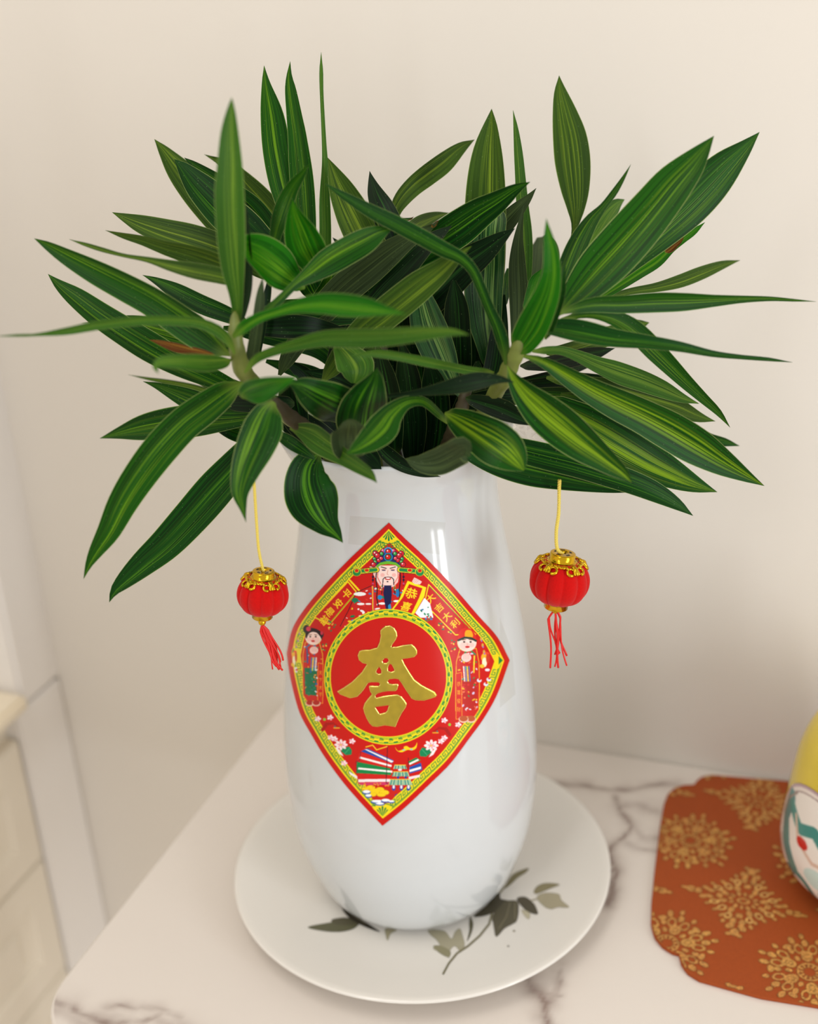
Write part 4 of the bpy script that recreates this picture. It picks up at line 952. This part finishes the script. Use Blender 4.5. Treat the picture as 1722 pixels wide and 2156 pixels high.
('E','l',3,8,-20,[(1472,850,0),(1435,838,10),(1395,820,18),(1350,802,22),(1300,785,23),(1255,768,17),(1215,750,12),(1175,738,9),(1120,740,8)]),
('E','s',8,9,14,[(1609,1023,0),(1570,1002,13),(1520,973,28),(1465,938,39),(1410,905,40),(1355,876,36),(1300,850,33),(1245,822,27),(1195,792,20),(1155,768,13),(1125,755,9),(1095,748,8)]),
('E','o',2,5,-10,[(1506,887,0),(1470,878,11),(1425,860,21),(1375,845,25),(1310,825,25),(1250,810,16),(1150,795,10)]),
('E','d',0,4,10,[(1557,939,0),(1525,931,9),(1490,925,14),(1440,910,22),(1380,890,22),(1300,865,18),(1180,830,10)]),
('E','s',5,6,-12,[(1510,1036,0),(1465,1020,17),(1420,1000,30),(1370,975,40),(1315,943,46),(1260,910,46),(1210,880,36),(1140,840,18)]),
('E','s',13,10,18,[(1330,1016,0),(1310,995,15),(1270,965,27),(1225,932,38),(1180,896,43),(1140,862,39),(1105,828,27),(1082,798,14),(1068,770,6)]),
('F','d',8,7,-15,[(1459,1086,0),(1425,1062,12),(1380,1037,21),(1330,1016,25),(1270,996,27),(1210,978,28),(1150,963,28),(1080,945,24),(1010,925,12)]),
('F','d',8,7,15,[(1325,1037,0),(1290,1030,8),(1240,1019,17),(1180,1006,25),(1120,993,30),(1060,978,28),(1010,963,20),(960,940,10)]),
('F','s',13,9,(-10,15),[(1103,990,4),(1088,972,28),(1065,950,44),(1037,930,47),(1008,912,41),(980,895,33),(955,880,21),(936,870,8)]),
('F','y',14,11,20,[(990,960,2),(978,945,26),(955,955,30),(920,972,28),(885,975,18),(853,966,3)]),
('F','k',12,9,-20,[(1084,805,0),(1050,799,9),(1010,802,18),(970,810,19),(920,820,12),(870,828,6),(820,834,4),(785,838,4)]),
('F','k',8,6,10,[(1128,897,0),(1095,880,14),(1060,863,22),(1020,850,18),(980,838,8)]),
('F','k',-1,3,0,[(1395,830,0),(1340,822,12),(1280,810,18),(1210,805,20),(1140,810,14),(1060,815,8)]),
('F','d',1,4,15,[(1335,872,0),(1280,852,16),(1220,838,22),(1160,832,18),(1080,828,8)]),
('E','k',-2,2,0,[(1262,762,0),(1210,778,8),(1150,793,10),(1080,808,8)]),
('E','b',3,6,0,[(1142,565,0),(1128,588,11),(1120,612,12),(1106,655,8)]),
('E','y',-8,-3,0,[(1140,498,10),(1145,520,28),(1145,550,32),(1138,590,28),(1125,650,14)]),
('E','b',11,9,(10,-15),[(1150,460,0),(1154,495,9),(1160,535,16),(1161,575,20),(1153,615,27),(1137,655,32),(1120,690,34),(1101,720,28),(1084,745,14)]),
('E','d',10,9,0,[(1190,550,0),(1181,610,10),(1170,650,12),(1158,690,9),(1148,715,5)]),
('A','y',9,8,35,[(553,583,0),(549,620,8),(543,680,12),(535,730,13),(528,775,10)]),
('A','k',5,6,0,[(572,558,0),(563,620,8),(552,690,8),(540,760,6)]),
('C','o',-5,0,0,[(946,448,0),(915,456,10),(885,470,16),(850,495,16)]),
('D','d',1,2,0,[(869,459,0),(850,463,4),(830,470,8),(795,484,8)]),
('C','d',-3,0,0,[(1070,565,3),(1066,590,9),(1064,615,10),(1060,645,6)]),
# inner fill leaves between the canes; the darkest carry painted-in shade
('E','h',.9,2.1,-12,[(1031,425,12),(1027,450,39),(1022,490,43),(1021,560,42),(1019,620,40),(1022,680,34),(1028,730,24),(1035,785,14)]),  # overlay on the upright leaf's lower part, added for its painted sheen
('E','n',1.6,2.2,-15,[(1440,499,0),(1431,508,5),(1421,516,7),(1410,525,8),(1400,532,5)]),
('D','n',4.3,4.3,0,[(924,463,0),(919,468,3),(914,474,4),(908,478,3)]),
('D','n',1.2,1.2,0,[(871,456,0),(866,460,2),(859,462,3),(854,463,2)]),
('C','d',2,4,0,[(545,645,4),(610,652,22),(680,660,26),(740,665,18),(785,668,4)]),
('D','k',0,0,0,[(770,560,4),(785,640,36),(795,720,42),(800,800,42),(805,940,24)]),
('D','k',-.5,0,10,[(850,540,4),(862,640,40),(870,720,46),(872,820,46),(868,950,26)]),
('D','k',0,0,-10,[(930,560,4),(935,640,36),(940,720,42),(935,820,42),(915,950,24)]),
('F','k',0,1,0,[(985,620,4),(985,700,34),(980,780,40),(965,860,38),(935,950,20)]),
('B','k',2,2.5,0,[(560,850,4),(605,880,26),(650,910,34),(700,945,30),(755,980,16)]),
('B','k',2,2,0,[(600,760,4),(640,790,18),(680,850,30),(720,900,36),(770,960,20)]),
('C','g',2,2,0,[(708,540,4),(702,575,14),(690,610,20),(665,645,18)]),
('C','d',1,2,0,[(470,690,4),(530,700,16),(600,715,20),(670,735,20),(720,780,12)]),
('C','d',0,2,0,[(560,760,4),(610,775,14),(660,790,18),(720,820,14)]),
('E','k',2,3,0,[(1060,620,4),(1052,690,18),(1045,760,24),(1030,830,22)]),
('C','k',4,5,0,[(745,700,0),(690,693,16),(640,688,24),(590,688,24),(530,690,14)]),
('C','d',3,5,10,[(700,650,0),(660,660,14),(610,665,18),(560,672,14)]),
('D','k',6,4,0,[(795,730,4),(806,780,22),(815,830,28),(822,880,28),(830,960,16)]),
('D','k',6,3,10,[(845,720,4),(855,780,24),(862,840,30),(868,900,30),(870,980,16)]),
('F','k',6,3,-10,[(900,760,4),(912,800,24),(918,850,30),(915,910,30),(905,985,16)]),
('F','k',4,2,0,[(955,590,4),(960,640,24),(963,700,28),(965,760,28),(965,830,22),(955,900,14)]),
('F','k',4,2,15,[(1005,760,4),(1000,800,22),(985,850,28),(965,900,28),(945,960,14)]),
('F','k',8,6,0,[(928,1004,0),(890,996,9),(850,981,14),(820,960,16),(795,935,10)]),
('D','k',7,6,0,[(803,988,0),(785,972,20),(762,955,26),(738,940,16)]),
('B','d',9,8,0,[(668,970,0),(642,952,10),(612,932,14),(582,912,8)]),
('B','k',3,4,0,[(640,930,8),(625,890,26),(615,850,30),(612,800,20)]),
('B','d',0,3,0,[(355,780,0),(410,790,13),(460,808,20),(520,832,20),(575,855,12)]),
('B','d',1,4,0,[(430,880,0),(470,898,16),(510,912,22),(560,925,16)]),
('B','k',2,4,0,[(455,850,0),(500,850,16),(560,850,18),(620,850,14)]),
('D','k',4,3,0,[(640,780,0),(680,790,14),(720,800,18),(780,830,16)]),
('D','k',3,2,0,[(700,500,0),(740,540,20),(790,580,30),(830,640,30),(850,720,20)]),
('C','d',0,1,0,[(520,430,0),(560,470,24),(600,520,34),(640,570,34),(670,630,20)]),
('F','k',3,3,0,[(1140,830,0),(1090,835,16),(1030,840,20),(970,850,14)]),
]
m_stem = simple('stem_green_brown', '6f7a34', .5, noise=.25, nscale=60)
m_stem2 = simple('stem_bark', '383018', .6, noise=.3, nscale=80)
CANES = {  # stem line in the photo from rosette down into the vase: (x, y, depth cm, radius px)
 'A': ([(494,655,9.5,9),(495,700,10,15),(500,740,10,17),(512,780,9,19),(540,815,7,17),(595,870,4.5,15),(670,930,3.2,14),(740,1040,3,12),(780,1150,1.5,11)], 'leafy cane leaning left with the largest rosette of arching striped leaves'),
 'B': ([(575,838,10.5,10),(600,868,9.5,15),(645,905,8.5,18),(690,940,7.0,19),(735,965,5.0,16),(770,1040,3.5,13),(800,1150,2.5,11)], 'short leafy cane at the lower left rim with leaves drooping over the vase'),
 'C': ([(640,560,0,9),(660,640,0,12),(700,740,-.5,13),(740,840,-1,13),(790,960,-1.5,12),(820,1100,-1.5,11)], 'leafy cane at the back left with tall upright olive leaves'),
 'D': ([(800,600,2.5,8),(800,700,3,12),(810,800,3,14),(825,900,3,13),(840,1000,2,12),(850,1120,1,11)], 'leafy cane in the middle with crossing leaves, many coloured dark as shade'),
 'E': ([(1110,690,9,9),(1090,735,9,17),(1065,790,8,18),(1035,840,6,16),(1000,900,4.5,15),(950,980,3,13),(900,1100,1.5,11)], 'leafy cane leaning right with long pointed leaves fanning out'),
 'F': ([(985,800,5,10),(975,850,5.5,14),(955,900,5,14),(930,960,3.5,12),(890,1060,1,11)], 'short leafy cane at the front right rim with wide low leaves'),
}
roots = {}
for k, (st, lab) in CANES.items():
    a = np.array(st, float); X = at_d(a[-1:, :2], a[-1:, 2]/100)[0]
    roots[k] = empty('leafy_cane', tuple(X), lab, 'plant')
    C, s = catmull(np.c_[a[:, :2], a[:, 2:]], 60)
    P = at_d(C[:, :2], C[:, 2]/100); dist = (P-CAM)@FW
    rad = C[:, 3]*dist/FPX*(1+.06*np.sin(np.arange(60)*1.7))
    rad[:3] *= [.3, .7, .9]
    grid('stem', tube_pts(P, rad, 14), m_stem if k in 'ACE' else m_stem2, roots[k], closed_u=True)
rsl = np.random.RandomState(21)
for (cn, lk, dt, db, roll, pts) in LV:
    lab = 'brown dried leaf' if lk == 'n' else None
    make_leaf(roots[cn], lk, dt, db, roll, pts, fold=rsl.uniform(.16, .34)*(1 if rsl.rand() > .15 else -.6), arch=rsl.uniform(-.8, 1.2), label=lab, rs=rsl)
# blemishes: torn brown spots on single leaves
m_spot = simple('dry_leaf_patch', 'a3562a', .7); m_pale = simple('pale_leaf_tear', 'd9c49a', .7)
# clear film wrap behind the right leaves
m_film = film_mat('clear_wrap_film', 'e6dcd4', .35, .08)
rs = np.random.RandomState(12); n = 14
u, v = np.meshgrid(np.linspace(0, 1, n), np.linspace(0, 1, n), indexing='ij')
px = 1085+110*u+rs.uniform(-3, 3, u.shape); py = 868+70*v+25*u+rs.uniform(-3, 3, u.shape)
P = at_d(np.stack([px, py], -1).reshape(-1, 2), .045+.012*rs.rand(n*n)).reshape(n, n, 3)
o = grid('plastic_wrap', P, m_film, None, smooth=False); tag(o, 'crumpled clear plastic wrap showing between the right leaves', 'plastic wrap')

# ------------------------------------------------------------------ brocade place mat
edge_px = [(1654,1643),(1560,1635),(1500,1630),(1479,1633),(1467,1641),(1460,1652),(1445,1650),(1422,1656),(1406,1669),(1398,1690),(1389,1740),(1378,1830),(1371,1900),(1370,1945),(1377,1970),(1393,1990),(1412,2003),(1430,2008),(1432,2025),(1445,2045),(1470,2061),(1520,2075),(1600,2097),(1722,2117)]
EP = at_z(edge_px, .003)[:, :2]
EP[:, 1] = np.minimum(EP[:, 1], .1835)
XM = .335                                         # the far half mirrors the near half
right = np.stack([2*XM-EP[:, 0], EP[:, 1]], 1)[::-1]
ML = np.vstack([EP, right])
ML = resamp(np.vstack([ML, ML[:1]]), 260)[:-1]
mat_root = empty('place_mat', (XM, .07, .0002), 'rust orange brocade place mat with gold medallions and scalloped corners', 'place mat')
cen = ML.mean(0)
V = []; F = []
zs = [(.9985, .0002), (1.0, .0008), (1.0, .0020), (.9985, .0026)]
for (f_, z) in zs: V += [(*(cen+(p-cen)*f_), z) for p in ML]
nn = len(ML)
for j in range(3):
    for k in range(nn): F.append((j*nn+k, j*nn+(k+1) % nn, (j+1)*nn+(k+1) % nn, (j+1)*nn+k))
F.append(list(range(3*nn, 4*nn))); F.append(list(range(nn))[::-1])
m_mat = simple('rust_fabric', 'a04818', .62, spec=.3, noise=.05, nscale=500, bump=.2)
mesh('mat_cloth', V, F, m_mat, mat_root, smooth=False)
cm = Canvas(.13, -.06, .55, .19, .0007, 2)
G1, G2 = 'bd8440', 'b57a38'
def motif_diamond(cx, cy, s=1.0, rot=-.08):
    co, si = math.cos(rot), math.sin(rot)
    f = lambda x, y: (cx+s*(x*co-y*si), cy+s*(x*si+y*co))
    def E4(x, y, a, b, c=G1, r=0, ri=0):
        for sx in (-1, 1):
            for sy in (-1, 1):
                X, Y = f(sx*x, sy*y); cm.ell(X, Y, a*s, b*s, c, rot=rot+sx*sy*r, r_in=ri)
    cm.ell(*f(0, 0), .0045*s, .003*s, G1, r_in=.5)
    for k in range(12):
        a = k*math.pi/6; cm.ell(*f(.0085*math.cos(a), .0065*math.sin(a)), .0021*s, .0012*s, G1, rot=a)
    for (x, y, a, b, r, ri) in ((.013, .004, .0032, .002, .5, 0), (.006, .011, .003, .0022, 1.2, 0), (.012, .011, .0036, .0026, .8, .45), (.018, .007, .0034, .0024, .2, .4), (.007, .017, .0034, .0026, 1.3, .4),
                                (.022, .003, .0028, .0018, 0, 0), (.003, .021, .0022, .0032, 0, 0), (.026, .0045, .0026, .0018, .3, 0), (.030, .001, .0024, .0016, 0, 0), (.035, .0016, .0024, .0014, 0, 0), (.039, 0, .003, .0014, 0, 0),
                                (.004, .026, .0034, .0024, .8, 0), (0, .031, .0030, .0036, 0, 0), (.0035, .0335, .0022, .0016, .6, 0), (.016, .014, .0022, .0014, .7, 0), (.011, .018, .0022, .0014, .9, 0), (.022, .010, .0020, .0013, .5, 0), (.009, .023, .0022, .0015, 1.1, 0), (.016, .001, .0022, .0014, 0, 0), (.001, .015, .0014, .0024, 0, 0), (.004, .0068, .002, .0012, .6, 0)):
        E4(x, y, a, b, G1 if ri == 0 else 'cf9c54', r, ri)
def motif_round(cx, cy, s=1.0, rot=.3):
    for k in range(12):
        a = rot+k*math.pi/6
        cm.ell(cx+.0055*s*math.cos(a), cy+.0055*s*math.sin(a), .0018*s, .0010*s, G1, rot=a)
    cm.ell(cx, cy, .0085*s, .0085*s, G1, r_in=.82)
    for k in range(6):
        a = rot+k*math.pi/3
        for (r_, da, p, q, ri) in ((.0145, 0, .0052, .0040, .5), (.0145, 0, .0022, .0018, 0), (.0135, .5, .0026, .0018, 0), (.0215, .22, .0050, .0034, .55), (.0215, -.22, .0050, .0034, .55), (.0210, .5, .0028, .0020, 0), (.0270, 0, .0034, .0024, 0), (.0300, .30, .0036, .0022, 0), (.0300, -.30, .0026, .0018, 0), (.0335, .05, .0028, .0018, 0), (.0255, .5, .0022, .0034, 0)):
            cm.ell(cx+r_*s*math.cos(a+da), cy+r_*s*math.sin(a+da), p*s, q*s, G1 if k % 2 else 'c28c44', rot=a+da, r_in=ri)
for i in range(-1, 4):
    for j in range(-2, 3):
        motif_diamond(.2150+.088*i, .0385+.1115*j+.002*i, 1.0)
        motif_round(.1725+.088*i, .0915+.1060*j, .92, .3+.4*i)
img = cm.get()
jj, ii = np.mgrid[0:img.shape[0], 0:img.shape[1]]
ins = inside(cen+(ML-cen)*.996, cm.x0+(ii+.5)*cm.res, cm.y0+(jj+.5)*cm.res)
img[..., 3] *= ins
tex = 1+.12*np.random.RandomState(6).randn(*img.shape[:2])
img[..., :3] = np.clip(img[..., :3]*tex[..., None], 0, 1)
o = sheet('woven_medallions', cm, img, lambda p, l: np.c_[p, np.full(len(p), .0029)], print_mat('gold_thread', .5), mat_root, thr=.1)
o['label'] = 'gold woven medallion pattern'
# ------------------------------------------------------------------ yellow porcelain jar
JX, JY = .300, .080
jprof = [(.0001, .0034), (.036, .0034), (.040, .0040), (.044, .0062), (.049, .010), (.054, .0145), (.060, .0205), (.0645, .028), (.0662, .038), (.0664, .045), (.0655, .055), (.0642, .068), (.0628, .080), (.0608, .095), (.0585, .107), (.055, .118), (.050, .128), (.043, .136), (.034, .141), (.030, .1425), (.0295, .146), (.036, .1475), (.0365, .150), (.030, .154), (.018, .158), (.008, .160), (.0065, .163), (.010, .167), (.0105, .171), (.007, .1745), (.0001, .1755)]
jar = empty('yellow_jar', (JX, JY, .0032), 'yellow glazed porcelain jar with white medallion at the right edge', 'jar')
C, _ = catmull([(r_, z_) for r_, z_ in jprof], 110)
C[:, 0] = np.maximum(C[:, 0], .0001)
P = lathe_pts([tuple(q) for q in C], 120); P[..., 0] += JX; P[..., 1] += JY
grid('body', P, simple('yellow_glaze', 'd9bf3c', .18, coat=.3, noise=.05, nscale=40), jar, closed_u=True)
jr = C[:, 0]; jz = C[:, 1]; kk = np.argsort(jz[:100])
def jar_hit(p, l=None):    # p: (angle deg, z m)
    a = np.radians(p[:, 0]); r_ = np.interp(p[:, 1]/1000, jz[:80], jr[:80])+.0004
    return np.stack([JX+r_*np.cos(a), JY+r_*np.sin(a), p[:, 1]/1000], 1)
ang0 = math.degrees(math.atan2(CAM[1]-JY, CAM[0]-JX))
cj = Canvas(-180, 3, 180, 125, .8, 2)
for k in range(4):
    a = ang0-42+90*k
    a = (a+180) % 360-180
    for sh in (-360, 0, 360):
        x = a+sh
        cj.ell(x, 55, 40, 44, 'b79aa0'); cj.ell(x, 55, 38, 42, 'e9dcd2'); cj.ell(x, 55, 35.5, 39.5, 'a58f8a'); cj.ell(x, 55, 34.5, 38.5, 'efe6dc')
        cj.line([(x-26, 78), (x-29, 62), (x-22, 46), (x-12, 34), (x-14, 20), (x+2, 10), (x+14, 18)], 11, '4f8a86')
        cj.line([(x-22, 74), (x-10, 66), (x+2, 72), (x+16, 60), (x+26, 70)], 8, '3f8a80'); cj.ell(x-8, 22, 15, 13, '3d7d7a'); cj.ell(x-6, 24, 7, 6, 'e6d8cf')
        cj.line([(x-16, 72), (x-10, 58), (x+4, 50), (x+14, 52)], 2.5, 'd8b8a4'); cj.ell(x-6, 58, 5, 4, 'c8281c'); cj.ell(x+8, 40, 9, 7, 'c8dcd4'); cj.ell(x+18, 30, 8, 6, '5a9a90')
        cj.line([(x-31, 44), (x-26, 30), (x-18, 20)], 2, '9a8a80'); cj.line([(x-33, 60), (x-30, 74), (x-20, 86)], 1.5, '9a8a80')
sheet('painted_medallion', cj, cj.get(), jar_hit, print_mat('jar_enamel', .2, coat=.3), jar)

bpy.context.view_layer.update()
